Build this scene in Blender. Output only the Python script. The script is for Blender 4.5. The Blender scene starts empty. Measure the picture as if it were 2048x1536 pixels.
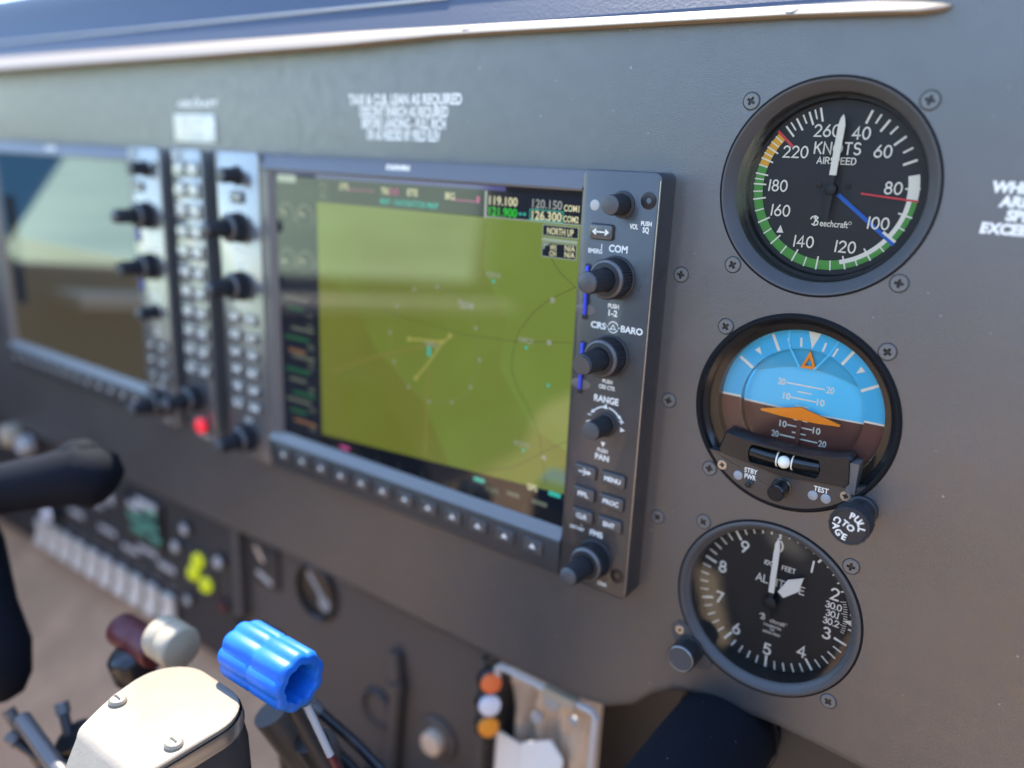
import bpy, bmesh, math, random
from mathutils import Vector, Matrix
random.seed(7)
S = 0.001                      # every number below is in millimetres on the panel: X right, Z up, -Y toward the viewer
scene = bpy.context.scene
COL = scene.collection

# ------------------------------------------------------------------ camera
cam_d = bpy.data.cameras.new('camera'); cam = bpy.data.objects.new('camera', cam_d); COL.objects.link(cam)
RIGHT = Vector((0.806251, 0.590177, 0.040621)); DOWN = Vector((0.190470, -0.193968, -0.962340)); FWD = Vector((-0.560072, 0.783624, -0.268798))
mw = Matrix.Identity(4)
for i in range(3):
    mw[i][0] = RIGHT[i]; mw[i][1] = -DOWN[i]; mw[i][2] = -FWD[i]
mw[0][3], mw[1][3], mw[2][3] = (0.089756, -0.320163, 0.006783)
cam.matrix_world = mw
cam_d.sensor_width = 36.0; cam_d.lens = 28.5002
cam_d.clip_start = 0.01; cam_d.clip_end = 3000
cam_d.dof.use_dof = True; cam_d.dof.focus_distance = 0.324; cam_d.dof.aperture_fstop = 3.15
scene.camera = cam

# ------------------------------------------------------------------ sky, sun, exposure
EXPO = 2.45
SUN = Vector((-0.36, 0.37, 0.86)).normalized()
world = bpy.data.worlds.new('World'); scene.world = world; world.use_nodes = True
nt = world.node_tree; bg = nt.nodes['Background']
sky = nt.nodes.new('ShaderNodeTexSky'); sky.sky_type = 'NISHITA'; sky.sun_disc = False; sky.ozone_density = 3.2; sky.dust_density = 0.4
sky.sun_elevation = math.asin(SUN.z); sky.sun_rotation = math.atan2(SUN.x, SUN.y)
nt.links.new(sky.outputs[0], bg.inputs[0]); bg.inputs[1].default_value = 0.15
sun_d = bpy.data.lights.new('sun', 'SUN'); sun_d.energy = 2.5; sun_d.angle = math.radians(0.5); sun_d.color = (1.0, 0.93, 0.82)
sun = bpy.data.objects.new('sun', sun_d); COL.objects.link(sun)
sun.rotation_euler = SUN.to_track_quat('Z', 'Y').to_euler(); sun.location = (-1, 1, 2.4)
vs = scene.view_settings; vs.view_transform = 'Standard'; vs.look = 'None'; vs.gamma = 1.0; vs.exposure = EXPO; vs.use_curve_mapping = False

# ------------------------------------------------------------------ materials
def lin(h):
    h = h.lstrip('#'); o = []
    for i in (0, 2, 4):
        v = int(h[i:i+2], 16)/255.0
        o.append(v/12.92 if v <= .04045 else ((v+.055)/1.055)**2.4)
    return (*o, 1.0)
def new_mat(name):
    m = bpy.data.materials.new(name); m.use_nodes = True
    return m, m.node_tree, m.node_tree.nodes['Principled BSDF']
def mat(name, col, rough=.5, metal=0., spec=.5, bump=0., bscale=900., var=0., vscale=60., specks=0., coat=0., rvar=0.):
    m, t, b = new_mat(name)
    if isinstance(col, str): col = lin(col)
    b.inputs['Base Color'].default_value = (*col[:3], 1)
    b.inputs['Roughness'].default_value = rough; b.inputs['Metallic'].default_value = metal
    b.inputs['Specular IOR Level'].default_value = spec; b.inputs['Coat Weight'].default_value = coat
    tc = t.nodes.new('ShaderNodeTexCoord')
    if var or specks:
        n = t.nodes.new('ShaderNodeTexNoise'); n.inputs['Scale'].default_value = vscale; n.inputs['Detail'].default_value = 4
        t.links.new(tc.outputs['Object'], n.inputs['Vector'])
        r = t.nodes.new('ShaderNodeValToRGB'); r.color_ramp.elements[0].position = .3; r.color_ramp.elements[1].position = .7
        r.color_ramp.elements[0].color = (*[c*(1-var) for c in col[:3]], 1); r.color_ramp.elements[1].color = (*[min(1, c*(1+var)) for c in col[:3]], 1)
        t.links.new(n.outputs['Fac'], r.inputs['Fac']); out = r.outputs['Color']
        if specks:
            v = t.nodes.new('ShaderNodeTexNoise'); v.inputs['Scale'].default_value = 420; v.inputs['Detail'].default_value = 1
            t.links.new(tc.outputs['Object'], v.inputs['Vector'])
            r2 = t.nodes.new('ShaderNodeValToRGB'); r2.color_ramp.elements[0].position = .765; r2.color_ramp.elements[1].position = .80
            t.links.new(v.outputs['Fac'], r2.inputs['Fac'])
            mx = t.nodes.new('ShaderNodeMixRGB'); mx.inputs['Color2'].default_value = (specks, specks, specks*.95, 1)
            t.links.new(r2.outputs['Color'], mx.inputs['Fac']); t.links.new(out, mx.inputs['Color1']); out = mx.outputs['Color']
        t.links.new(out, b.inputs['Base Color'])
    if rvar:
        n3 = t.nodes.new('ShaderNodeTexNoise'); n3.inputs['Scale'].default_value = 130; n3.inputs['Detail'].default_value = 6
        t.links.new(tc.outputs['Object'], n3.inputs['Vector'])
        mr = t.nodes.new('ShaderNodeMapRange'); mr.inputs[1].default_value = .3; mr.inputs[2].default_value = .7
        mr.inputs[3].default_value = max(.02, rough-rvar); mr.inputs[4].default_value = min(1, rough+rvar)
        t.links.new(n3.outputs['Fac'], mr.inputs[0]); t.links.new(mr.outputs[0], b.inputs['Roughness'])
    if bump:
        n2 = t.nodes.new('ShaderNodeTexNoise'); n2.inputs['Scale'].default_value = bscale; n2.inputs['Detail'].default_value = 3
        t.links.new(tc.outputs['Object'], n2.inputs['Vector'])
        bp = t.nodes.new('ShaderNodeBump'); bp.inputs['Strength'].default_value = bump; bp.inputs['Distance'].default_value = .0004
        t.links.new(n2.outputs['Fac'], bp.inputs['Height']); t.links.new(bp.outputs['Normal'], b.inputs['Normal'])
    return m
def glow(name, col, rough=.05, gain=1., col2=None, nscale=9., spec=.65):
    """a lit display surface: dark body that gives off its own picture and mirrors the cabin in its glass"""
    m, t, b = new_mat(name)
    b.inputs['Base Color'].default_value = (.004, .004, .005, 1); b.inputs['Roughness'].default_value = rough
    b.inputs['Specular IOR Level'].default_value = spec
    k = gain/2**EXPO
    b.inputs['Emission Strength'].default_value = k
    if isinstance(col, str): col = lin(col)
    b.inputs['Emission Color'].default_value = col
    if col2:
        if isinstance(col2, str): col2 = lin(col2)
        tc = t.nodes.new('ShaderNodeTexCoord'); n = t.nodes.new('ShaderNodeTexNoise')
        n.inputs['Scale'].default_value = nscale; n.inputs['Detail'].default_value = 3
        t.links.new(tc.outputs['Object'], n.inputs['Vector'])
        r = t.nodes.new('ShaderNodeValToRGB'); r.color_ramp.elements[0].position = .35; r.color_ramp.elements[1].position = .65
        r.color_ramp.elements[0].color = col; r.color_ramp.elements[1].color = col2
        t.links.new(n.outputs['Fac'], r.inputs['Fac']); t.links.new(r.outputs['Color'], b.inputs['Emission Color'])
    return m
def glass_mat(name, ior=1.5, tint=(1, 1, 1), rough=0.0):
    m = bpy.data.materials.new(name); m.use_nodes = True; t = m.node_tree; t.nodes.clear()
    o = t.nodes.new('ShaderNodeOutputMaterial'); mx = t.nodes.new('ShaderNodeMixShader'); fr = t.nodes.new('ShaderNodeFresnel')
    fr.inputs['IOR'].default_value = ior
    tr = t.nodes.new('ShaderNodeBsdfTransparent'); tr.inputs[0].default_value = (*tint, 1)
    gl = t.nodes.new('ShaderNodeBsdfGlossy'); gl.inputs['Roughness'].default_value = rough
    t.links.new(fr.outputs[0], mx.inputs[0]); t.links.new(tr.outputs[0], mx.inputs[1]); t.links.new(gl.outputs[0], mx.inputs[2])
    t.links.new(mx.outputs[0], o.inputs[0])
    return m

M = {}
M['panel'] = mat('panel_paint', (.045, .045, .046), .37, spec=.9, bump=.42, bscale=2200, var=.12, vscale=18, specks=.25, rvar=.06)
M['panel'].node_tree.nodes['Principled BSDF'].inputs['IOR'].default_value = 1.66
M['sub'] = mat('lower_panel_paint', (.03, .029, .03), .5, bump=.3, bscale=1200)
M['subbrown'] = mat('centre_panel_paint', (.075, .066, .06), .5, bump=.4, bscale=1200)
M['bezel'] = mat('bezel_plastic', (.030, .030, .032), .32, spec=.8, coat=.2, bump=.2, bscale=1600, rvar=.05)
M['bezelm'] = mat('display_frame', (.10, .092, .088), .38, spec=.7, bump=.2, bscale=1600)
M['black'] = mat('black_plastic', (.012, .012, .013), .3, bump=.1, bscale=1800)
M['ledge'] = mat('sky_sheen_ledge', (.12, .12, .12), .4, spec=.8, bump=.2, bscale=1600)
M['bezelf'] = mat('softkey_bar', (.032, .032, .033), .38, spec=.6, bump=.2, bscale=1600)
M['bezel_glare'] = mat('glare_bezel_plastic', (.07, .07, .07), .30, spec=1.0, coat=1.0, bump=.15, bscale=1600)  # same plastic as the bezel, made paler and glossier to imitate window glare
M['bezel_glare'].node_tree.nodes['Principled BSDF'].inputs['IOR'].default_value = 1.8
M['key_glare'] = mat('glare_key_cap', (.10, .10, .10), .26, spec=1.0, coat=1.0)  # key caps made paler and glossier for the same window glare
M['gloss'] = mat('gloss_black', (.01, .01, .011), .2)
M['rubber'] = mat('black_rubber', (.016, .016, .018), .55, bump=.2, bscale=1500)
M['knobtip'] = mat('worn_knob_cap', (.06, .06, .062), .45, bump=.2, bscale=1500)
M['ring'] = mat('instrument_bezel_paint', (.062, .060, .060), .48, bump=.15, bscale=1800, rvar=.06)
M['rim'] = mat('rim_black', (.012, .012, .013), .8, spec=.1)
M['dial'] = mat('dial_black', (.014, .015, .017), .6)
M['white'] = mat('dial_white', (.82, .78, .64), .6)
M['altwhite'] = mat('bright_dial_white', (.95, .93, .85), .6)
M['print'] = mat('white_print', (.80, .78, .70), .6)
M['green'] = mat('dial_green', (.075, .30, .045), .6)
M['yellow'] = mat('dial_yellow', (.80, .40, .02), .6)
M['red'] = mat('dial_red', (.62, .05, .06), .6)
M['blue'] = mat('dial_blue', (.012, .11, .46), .6)
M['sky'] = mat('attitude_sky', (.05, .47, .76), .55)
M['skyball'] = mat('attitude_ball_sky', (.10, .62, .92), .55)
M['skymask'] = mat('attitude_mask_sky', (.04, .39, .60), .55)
M['earth'] = mat('attitude_earth', (.12, .036, .023), .55)
M['orange'] = mat('attitude_orange', (1.0, .27, .0), .5)
M['screw'] = mat('painted_screw', (.15, .148, .14), .42, metal=.3, bump=.2, bscale=2500)
M['recess'] = mat('screw_recess', (.03, .03, .03), .4, metal=.5)
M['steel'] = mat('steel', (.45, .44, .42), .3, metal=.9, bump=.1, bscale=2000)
M['glass'] = glass_mat('instrument_glass', 1.36)
M['altglass'] = glass_mat('altimeter_glass', 1.5)
M['led'] = mat('grey_lens', (.28, .29, .29), .4)
M['key'] = mat('key_cap', (.05, .05, .052), .33, spec=.9, bump=.15, bscale=1800)
M['cream'] = mat('cream_trim', (.25, .195, .135), .5, bump=.2, bscale=900)
M['hood'] = mat('glareshield_vinyl', (.034, .047, .078), .6, bump=.35, bscale=700)
M['cardblue'] = mat('card_blue', (.03, .06, .55), .4)
M['redglow'] = glow('red_button_lens', (1.0, .02, .05, 1), rough=.3, gain=1.0)
M['propblue'] = mat('blue_anodised_plastic', (.003, .13, .56), .48, var=.12, vscale=90, bump=.2, bscale=500)
M['mixred'] = mat('red_lever_plastic', (.09, .012, .016), .45)
M['ivory'] = mat('ivory_knob', (.40, .33, .23), .4)
M['plate'] = mat('cream_painted_plate', (.25, .212, .158), .42, bump=.3, bscale=700, var=.05, vscale=120)
M['rocker'] = mat('cream_rocker', (.66, .60, .50), .45)
M['tan'] = mat('tan_carpet', (.42, .28, .17), .95, bump=.9, bscale=350, var=.2, vscale=40)
M['leather'] = mat('tan_leather', (.50, .33, .19), .5, bump=.4, bscale=260, var=.08)
M['lining'] = mat('cabin_lining', (.12, .095, .075), .7, bump=.3)
M['sill'] = mat('beige_sill', (.85, .74, .58), .6)
M['grass'] = mat('airfield_grass', (.46, .55, .34), .95, var=.3, vscale=.3)
M['paper'] = mat('white_paper', (.82, .80, .72), .7, bump=.2, bscale=300)
M['fabric'] = mat('tan_pouch', (.60, .46, .33), .9, bump=.7, bscale=300, var=.15, vscale=50)
M['greyline'] = mat('pale_grey_bar', (.52, .49, .45), .45)
M['oran'] = mat('orange_cap', (.85, .17, .04), .4)
M['amber'] = mat('amber_cap', (.85, .30, .02), .4)
M['whitecap'] = mat('white_cap', (.75, .74, .76), .35)
M['placard'] = mat('metal_placard', (.62, .60, .53), .4, metal=.2, var=.15, vscale=300)
M['gearlens'] = glow('yellow_green_lens', (.52, .62, .0, 1), rough=.3, gain=1.0)
M['greenprint'] = mat('green_legend', (.08, .24, .16), .6)
M['legend'] = mat('grey_legend', (.40, .39, .37), .6)
M['amberplate'] = mat('amber_label', (.52, .33, .09), .5)
M['leathblack'] = mat('black_leather', (.006, .007, .011), .8, spec=.15, bump=.5, bscale=500, specks=.12, var=.05)
M['reflect_strip'] = mat('cream_reflect_strip', (.80, .62, .38), .8, bump=.6, bscale=500)  # tone of the added strips mirrored in the altimeter glass
M['grey_reflect'] = mat('grey_reflect_strip', (.42, .38, .33), .8, bump=.6, bscale=500)
M['kick'] = mat('tan_kick_carpet', (.48, .29, .165), .9, bump=.8, bscale=300, var=.15, vscale=30)
M['dark'] = mat('dark_void', (.012, .012, .014), .7)
# what the displays show
M['scr'] = glow('screen_black', (.004, .006, .01, 1))
M['map'] = glow('map_terrain', '#68722a', col2='#6e8234', nscale=11.)
M['mapolive'] = glow('map_low_ground', '#676e28', col2='#6c742c', nscale=14.)
M['mapgreen'] = glow('map_high_ground', '#6c8034', col2='#728838', nscale=14.)
M['mapyel'] = glow('map_road', '#7a7638')
M['mapline'] = glow('map_dark_line', '#50582e')
M['mapring'] = glow('map_range_ring', '#757c4c')
M['maplab'] = glow('map_label', '#8c9280')
M['maprun'] = glow('map_course', '#9a9a50')
M['txw'] = glow('screen_white', '#d8d8b0')
M['txgrey'] = glow('screen_grey', '#8f9896')
M['txg'] = glow('screen_green', '#30c838')
M['txc'] = glow('screen_cyan', '#38b0a0')
M['txm'] = glow('screen_magenta', '#a84a80')
M['txo'] = glow('screen_amber', '#7a5a40')
M['txd'] = glow('screen_dim', '#5a6258')
M['txdg'] = glow('screen_dim_green', '#1f5a3c')
M['bar'] = glow('screen_navy', '#101a28')
M['frame'] = glow('screen_frame', '#9aa8a0')
M['violet'] = glow('screen_violet', '#484a86')
M['pfdsky'] = glow('pfd_sky', '#1c4a6c', rough=.04, spec=1.0)
M['pfdearth'] = glow('pfd_earth', '#464234', rough=.04, spec=1.0)

# ------------------------------------------------------------------ mesh builder
ORG = {}
class MB:
    def __init__(s): s.v = []; s.f = []
    def add(s, vs, fs):
        b = len(s.v); s.v += [tuple(p) for p in vs]; s.f += [tuple(i+b for i in f) for f in fs]; return s
    def lathe(s, o, d, prof, n=40, up=None, cap0=False, cap1=False, wob=None):
        o = Vector(o); d = Vector(d).normalized()
        a = Vector(up) if up else (Vector((1, 0, 0)) if abs(d.x) < .9 else Vector((0, 0, 1)))
        a = (a - d*a.dot(d)).normalized(); b = d.cross(a)
        vs = []; fs = []
        for k, (r, h) in enumerate(prof):
            for i in range(n):
                t = 2*math.pi*i/n; rr = r*(wob(i, k) if wob else 1)
                vs.append(o + d*h + a*(rr*math.cos(t)) + b*(rr*math.sin(t)))
        for k in range(len(prof)-1):
            for i in range(n):
                j = (i+1) % n; fs.append((k*n+i, k*n+j, (k+1)*n+j, (k+1)*n+i))
        if cap0: fs.append(tuple(reversed(range(n))))
        if cap1: fs.append(tuple((len(prof)-1)*n+i for i in range(n)))
        return s.add(vs, fs)
    def disc(s, cx, cz, r, y, n=64):
        return s.add([(cx+r*math.cos(2*math.pi*i/n), y, cz+r*math.sin(2*math.pi*i/n)) for i in range(n)], [tuple(range(n))])
    def poly(s, pts, y): return s.add([(x, y, z) for x, z in pts], [tuple(range(len(pts)))])
    def rect(s, x0, x1, z0, z1, y): return s.poly([(x0, z0), (x1, z0), (x1, z1), (x0, z1)], y)
    def line(s, p, q, w, y):
        p = Vector(p); q = Vector(q); d = (q-p).normalized()*w/2; nrm = Vector((-d.y, d.x))
        return s.poly([p+nrm, p-nrm, q-nrm, q+nrm], y)
    def path(s, pts, w, y, closed=False):
        pts = [Vector(p) for p in pts]; n = len(pts); L = []; Rr = []
        for i in range(n):
            a = pts[(i-1) % n] if (closed or i > 0) else None; c = pts[(i+1) % n] if (closed or i < n-1) else None
            d1 = (pts[i]-a).normalized() if a is not None else None; d2 = (c-pts[i]).normalized() if c is not None else None
            if d1 is None: d1 = d2
            if d2 is None: d2 = d1
            n1 = Vector((-d1.y, d1.x)); n2 = Vector((-d2.y, d2.x)); m = n1+n2
            m = m.normalized() if m.length > .3 else n1
            k = min(2.0, 1/max(.4, m.dot(n1))); L.append(pts[i]+m*w/2*k); Rr.append(pts[i]-m*w/2*k)
        vs = [(p.x, y, p.y) for p in L]+[(p.x, y, p.y) for p in Rr]; fs = []
        for i in range(n if closed else n-1):
            j = (i+1) % n; fs.append((i, n+i, n+j, j))
        s.add(vs, fs)
        if not closed:
            for e, o in ((0, 1), (n-1, n-2)):
                d = (pts[e]-pts[o]).normalized(); a0 = math.atan2(d.y, d.x)
                s.poly([(pts[e].x+w/2*math.cos(a0+math.radians(t)), pts[e].y+w/2*math.sin(a0+math.radians(t))) for t in range(-90, 91, 30)], y)
        return s
    def band(s, cx, cz, r0, r1, a0, a1, y, step=3.):
        n = max(2, int(abs(a1-a0)/step)+1); vs = []; fs = []
        for i in range(n+1):
            t = math.radians(a0+(a1-a0)*i/n)
            for r in (r0, r1): vs.append((cx+r*math.sin(t), y, cz+r*math.cos(t)))
        for i in range(n): fs.append((2*i, 2*i+1, 2*i+3, 2*i+2))
        return s.add(vs, fs)
    def tick(s, cx, cz, r0, r1, a, w, y, w1=None):
        t = math.radians(a); d = Vector((math.sin(t), math.cos(t))); nn = Vector((d.y, -d.x)); c = Vector((cx, cz)); w1 = w if w1 is None else w1
        return s.poly([c+d*r0-nn*w/2, c+d*r0+nn*w/2, c+d*r1+nn*w1/2, c+d*r1-nn*w1/2], y)
    def box(s, x0, x1, y0, y1, z0, z1):
        v = [(x, y, z) for x in (x0, x1) for y in (y0, y1) for z in (z0, z1)]
        return s.add(v, [(0, 1, 3, 2), (4, 6, 7, 5), (0, 4, 5, 1), (2, 3, 7, 6), (0, 2, 6, 4), (1, 5, 7, 3)])
    def rrect(s, x0, x1, z0, z1, r, yb, yf, bev=.5, n=5, back=False):
        """rounded block standing on the plane yb, face at yf (yf < yb), edge rounded by bev"""
        def loop(ins, y):
            o = []; rr = max(.01, r-ins)
            for (cx, cz, a) in ((x1-r, z1-r, 0), (x0+r, z1-r, 90), (x0+r, z0+r, 180), (x1-r, z0+r, 270)):
                for i in range(n+1):
                    t = math.radians(a+90*i/n); o.append((cx+rr*math.cos(t), y, cz+rr*math.sin(t)))
            return o
        L = [loop(0, yb), loop(0, yf+bev), loop(bev*.3, yf+bev*.3), loop(bev, yf)]
        m = len(L[0]); vs = sum(L, []); fs = []
        for k in range(3):
            for i in range(m):
                j = (i+1) % m; fs.append((k*m+i, k*m+j, (k+1)*m+j, (k+1)*m+i))
        fs.append(tuple(3*m+i for i in range(m)))
        if back: fs.append(tuple(reversed(range(m))))
        return s.add(vs, fs)
    def tube(s, pts, rad, n=16, caps=True):
        pts = [Vector(p) for p in pts]; rad = rad if isinstance(rad, (list, tuple)) else [rad]*len(pts)
        vs = []; fs = []; a = None
        for i, p in enumerate(pts):
            d = (pts[min(i+1, len(pts)-1)]-pts[max(i-1, 0)]).normalized()
            if a is None: a = d.orthogonal().normalized()
            a = (a-d*a.dot(d)).normalized(); b = d.cross(a)
            for k in range(n):
                t = 2*math.pi*k/n; vs.append(p+(a*math.cos(t)+b*math.sin(t))*rad[i])
        for i in range(len(pts)-1):
            for k in range(n):
                j = (k+1) % n; fs.append((i*n+k, i*n+j, (i+1)*n+j, (i+1)*n+k))
        if caps: fs += [tuple(reversed(range(n))), tuple((len(pts)-1)*n+k for k in range(n))]
        return s.add(vs, fs)
    def extr(s, pts, yb, yf):
        n = len(pts); vs = [(x, yb, z) for x, z in pts]+[(x, yf, z) for x, z in pts]
        return s.add(vs, [tuple(range(n)), tuple(range(n, 2*n))]+[(i, (i+1) % n, n+(i+1) % n, n+i) for i in range(n)])
    def holed(s, outer, holes, y):
        bm = bmesh.new(); es = []
        for lp in [outer]+holes:
            vv = [bm.verts.new((x, y, z)) for x, z in lp]
            es += [bm.edges.new((vv[i], vv[(i+1) % len(vv)])) for i in range(len(vv))]
        bmesh.ops.triangle_fill(bm, use_beauty=True, use_dissolve=False, edges=es, normal=(0, -1, 0))
        bm.verts.index_update(); s.add([tuple(v.co) for v in bm.verts], [tuple(v.index for v in f.verts) for f in bm.faces]); bm.free()
        return s

def mesh_from(name, mb, org, ang=32, recalc=True):
    recalc = recalc and name != 'glass'
    me = bpy.data.meshes.new(name)
    me.from_pydata([((x-org[0])*S, (y-org[1])*S, (z-org[2])*S) for x, y, z in mb.v], [], mb.f)
    bm = bmesh.new(); bm.from_mesh(me)
    bmesh.ops.remove_doubles(bm, verts=bm.verts, dist=2e-7)
    if recalc: bmesh.ops.recalc_face_normals(bm, faces=bm.faces)
    for f in bm.faces: f.smooth = True
    lim = math.radians(ang)
    for e in bm.edges:
        e.smooth = not (len(e.link_faces) == 2 and e.calc_face_angle(0) > lim)
    bm.to_mesh(me); bm.free(); return me
def thing(name, label, cat, loc, group=None, kind=None):
    o = bpy.data.objects.new(name, None); COL.objects.link(o); o.location = [c*S for c in loc]; o.empty_display_size = .01
    o['label'] = label
    if kind: o['kind'] = kind
    o['category'] = cat
    if group: o['group'] = group
    ORG[o.name] = tuple(loc); return o
def part(name, mb, m, parent, label=None, ang=32):
    org = ORG[parent.name]; me = mesh_from(name, mb, org, ang); me.materials.append(M[m] if isinstance(m, str) else m)
    o = bpy.data.objects.new(name, me); COL.objects.link(o); o.parent = parent; ORG[o.name] = org
    if label: o['label'] = label
    return o
def solo(name, mb, m, loc, label=None, cat=None, kind=None, group=None, ang=32):
    me = mesh_from(name, mb, loc, ang); me.materials.append(M[m])
    o = bpy.data.objects.new(name, me); COL.objects.link(o); o.location = [c*S for c in loc]; ORG[o.name] = tuple(loc)
    if label: o['label'] = label
    if cat: o['category'] = cat
    if kind: o['kind'] = kind
    if group: o['group'] = group
    return o
def copy_part(src, name, parent, loc):
    o = bpy.data.objects.new(name, src); COL.objects.link(o); o.parent = parent; g = ORG[parent.name]
    o.location = [(loc[i]-g[i])*S for i in range(3)]; ORG[o.name] = tuple(loc); return o

# ------------------------------------------------------------------ lettering
def arc(cx, cy, rx, ry, a0, a1, n=10):
    return [(cx+rx*math.cos(math.radians(a0+(a1-a0)*i/n)), cy+ry*math.sin(math.radians(a0+(a1-a0)*i/n))) for i in range(n+1)]
def ell(cx, cy, rx, ry, n=22): return ('c', arc(cx, cy, rx, ry, 90, 450, n)[:-1])
GL = {
 '0': (.60, [ell(.30, .5, .30, .5)]), '1': (.10, [[(.02, 0), (.08, 1)]]),
 '2': (.60, [arc(.29, .72, .28, .28, 165, -35)+[(.02, 0), (.60, 0)]]),
 '3': (.58, [arc(.27, .76, .24, .24, 150, -90)+arc(.27, .26, .29, .26, 90, -150)[1:]]),
 '4': (.64, [[(.46, 0), (.46, 1), (0, .30), (.64, .30)]]),
 '5': (.58, [[(.52, 1), (.10, 1), (.05, .55)]+arc(.27, .32, .30, .32, 132, -150)[1:]]),
 '6': (.58, [[(.44, 1), (.20, .66), (.06, .42)], ell(.29, .29, .29, .29)]),
 '7': (.56, [[(0, 1), (.55, 1), (.15, 0)]]),
 '8': (.56, [ell(.28, .76, .23, .24), ell(.28, .26, .28, .26)]),
 '9': (.58, [[(.14, 0), (.38, .34), (.52, .58)], ell(.29, .71, .29, .29)]),
 '.': (.10, [[(.05, 0), (.05, .04)]]), '-': (.4, [[(0, .5), (.4, .5)]]), ' ': (.28, []),
 'A': (.70, [[(0, 0), (.35, 1), (.70, 0)], [(.14, .34), (.56, .34)]]), 'C': (.62, [arc(.36, .5, .36, .5, 48, 312, 16)]),
 'D': (.62, [[(0, 0), (0, 1), (.25, 1)]+arc(.25, .5, .37, .5, 85, -85, 12)+[(.25, 0), (0, 0)]]),
 'E': (.52, [[(.52, 1), (0, 1), (0, 0), (.52, 0)], [(0, .52), (.44, .52)]]), 'F': (.50, [[(.50, 1), (0, 1), (0, 0)], [(0, .52), (.42, .52)]]),
 'G': (.66, [arc(.36, .5, .36, .5, 48, 350, 16)+[(.40, .44)]]), 'H': (.60, [[(0, 0), (0, 1)], [(.60, 0), (.60, 1)], [(0, .5), (.60, .5)]]),
 'I': (.08, [[(.04, 0), (.04, 1)]]), 'K': (.58, [[(0, 0), (0, 1)], [(.55, 1), (0, .40)], [(.20, .60), (.58, 0)]]),
 'L': (.48, [[(0, 1), (0, 0), (.48, 0)]]), 'N': (.62, [[(0, 0), (0, 1), (.62, 0), (.62, 1)]]), 'O': (.74, [ell(.37, .5, .37, .5)]),
 'P': (.54, [[(0, 0), (0, 1), (.28, 1)]+arc(.28, .75, .26, .25, 85, -85, 8)+[(.28, .5), (0, .5)]]),
 'R': (.56, [[(0, 0), (0, 1), (.28, 1)]+arc(.28, .75, .26, .25, 85, -85, 8)+[(.28, .5), (0, .5)], [(.28, .5), (.56, 0)]]),
 'S': (.54, [arc(.27, .75, .25, .25, 35, 265, 9)+arc(.27, .26, .27, .26, 85, -145, 9)]),
 'T': (.58, [[(0, 1), (.58, 1)], [(.29, 1), (.29, 0)]]), 'U': (.60, [[(0, 1)]+arc(.30, .30, .30, .30, 180, 360, 9)+[(.60, 1)]]),
 'W': (.86, [[(0, 1), (.22, 0), (.43, .8), (.64, 0), (.86, 1)]]), 'X': (.60, [[(0, 0), (.60, 1)], [(0, 1), (.60, 0)]]),
}
def strokes(mb, txt, cx, cz, h, w, y, rot=0., stretch=1., gap=.24):
    wd = sum(GL[c][0] for c in txt)+gap*(len(txt)-1); x = -wd/2; k = 0; ct, st = math.cos(math.radians(rot)), math.sin(math.radians(rot))
    for c in txt:
        cw, ss = GL[c]
        for q in ss:
            cl = isinstance(q, tuple) and q[0] == 'c'; pp = q[1] if cl else q
            tr = []
            for (a, b) in pp:
                X = (x+a)*h*stretch; Z = (b-.5)*h; tr.append((cx+X*ct-Z*st, cz+X*st+Z*ct))
            mb.path(tr, w, y-.012*(k % 4), closed=cl); k += 1
        x += cw+gap
    return mb
def text_mb(txt, cx, cz, h, y, width=None, bold=0., align='C', rot=0., shear=0.):
    cu = bpy.data.curves.new('lettering_curve', 'FONT'); cu.body = txt; cu.resolution_u = 3; cu.offset = bold; cu.shear = shear
    o = bpy.data.objects.new('lettering_curve', cu); me = bpy.data.meshes.new_from_object(o)
    vs = [(v.co.x, v.co.y) for v in me.vertices]; fs = [tuple(p.vertices) for p in me.polygons]
    bpy.data.objects.remove(o); bpy.data.curves.remove(cu); bpy.data.meshes.remove(me)
    x0 = min(v[0] for v in vs); x1 = max(v[0] for v in vs)
    k = h/.69; kx = k if not width else width/(x1-x0)
    ox = {'C': (x0+x1)/2, 'L': x0, 'R': x1}[align]; ct, st = math.cos(math.radians(rot)), math.sin(math.radians(rot))
    out = []
    for a, b in vs:
        X = (a-ox)*kx; Z = b*k-h/2; out.append((cx+X*ct-Z*st, y, cz+X*st+Z*ct))
    mb = MB(); mb.add(out, fs); return mb
def word(parent, txt, cx, cz, h, y, m='print', width=None, bold=.012, name='lettering', **kw):
    return part(name, text_mb(txt, cx, cz, h, y, width, bold, **kw), m, parent)

def circ(cx, cz, r, n=64): return [(cx+r*math.cos(2*math.pi*i/n), cz+r*math.sin(2*math.pi*i/n)) for i in range(n)]

# ------------------------------------------------------------------ the setting
g = MB(); g.add([(-600000, -600000, -1900), (600000, -600000, -1900), (600000, 600000, -1900), (-600000, 600000, -1900)], [(0, 1, 2, 3)])
solo('ground', g, 'grass', (0, 0, -1900), kind='structure')
g = MB(); g.box(-940, 700, -1900, 620, -540, -520); solo('cabin_floor', g, 'tan', (0, 0, -520), kind='structure')
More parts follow.
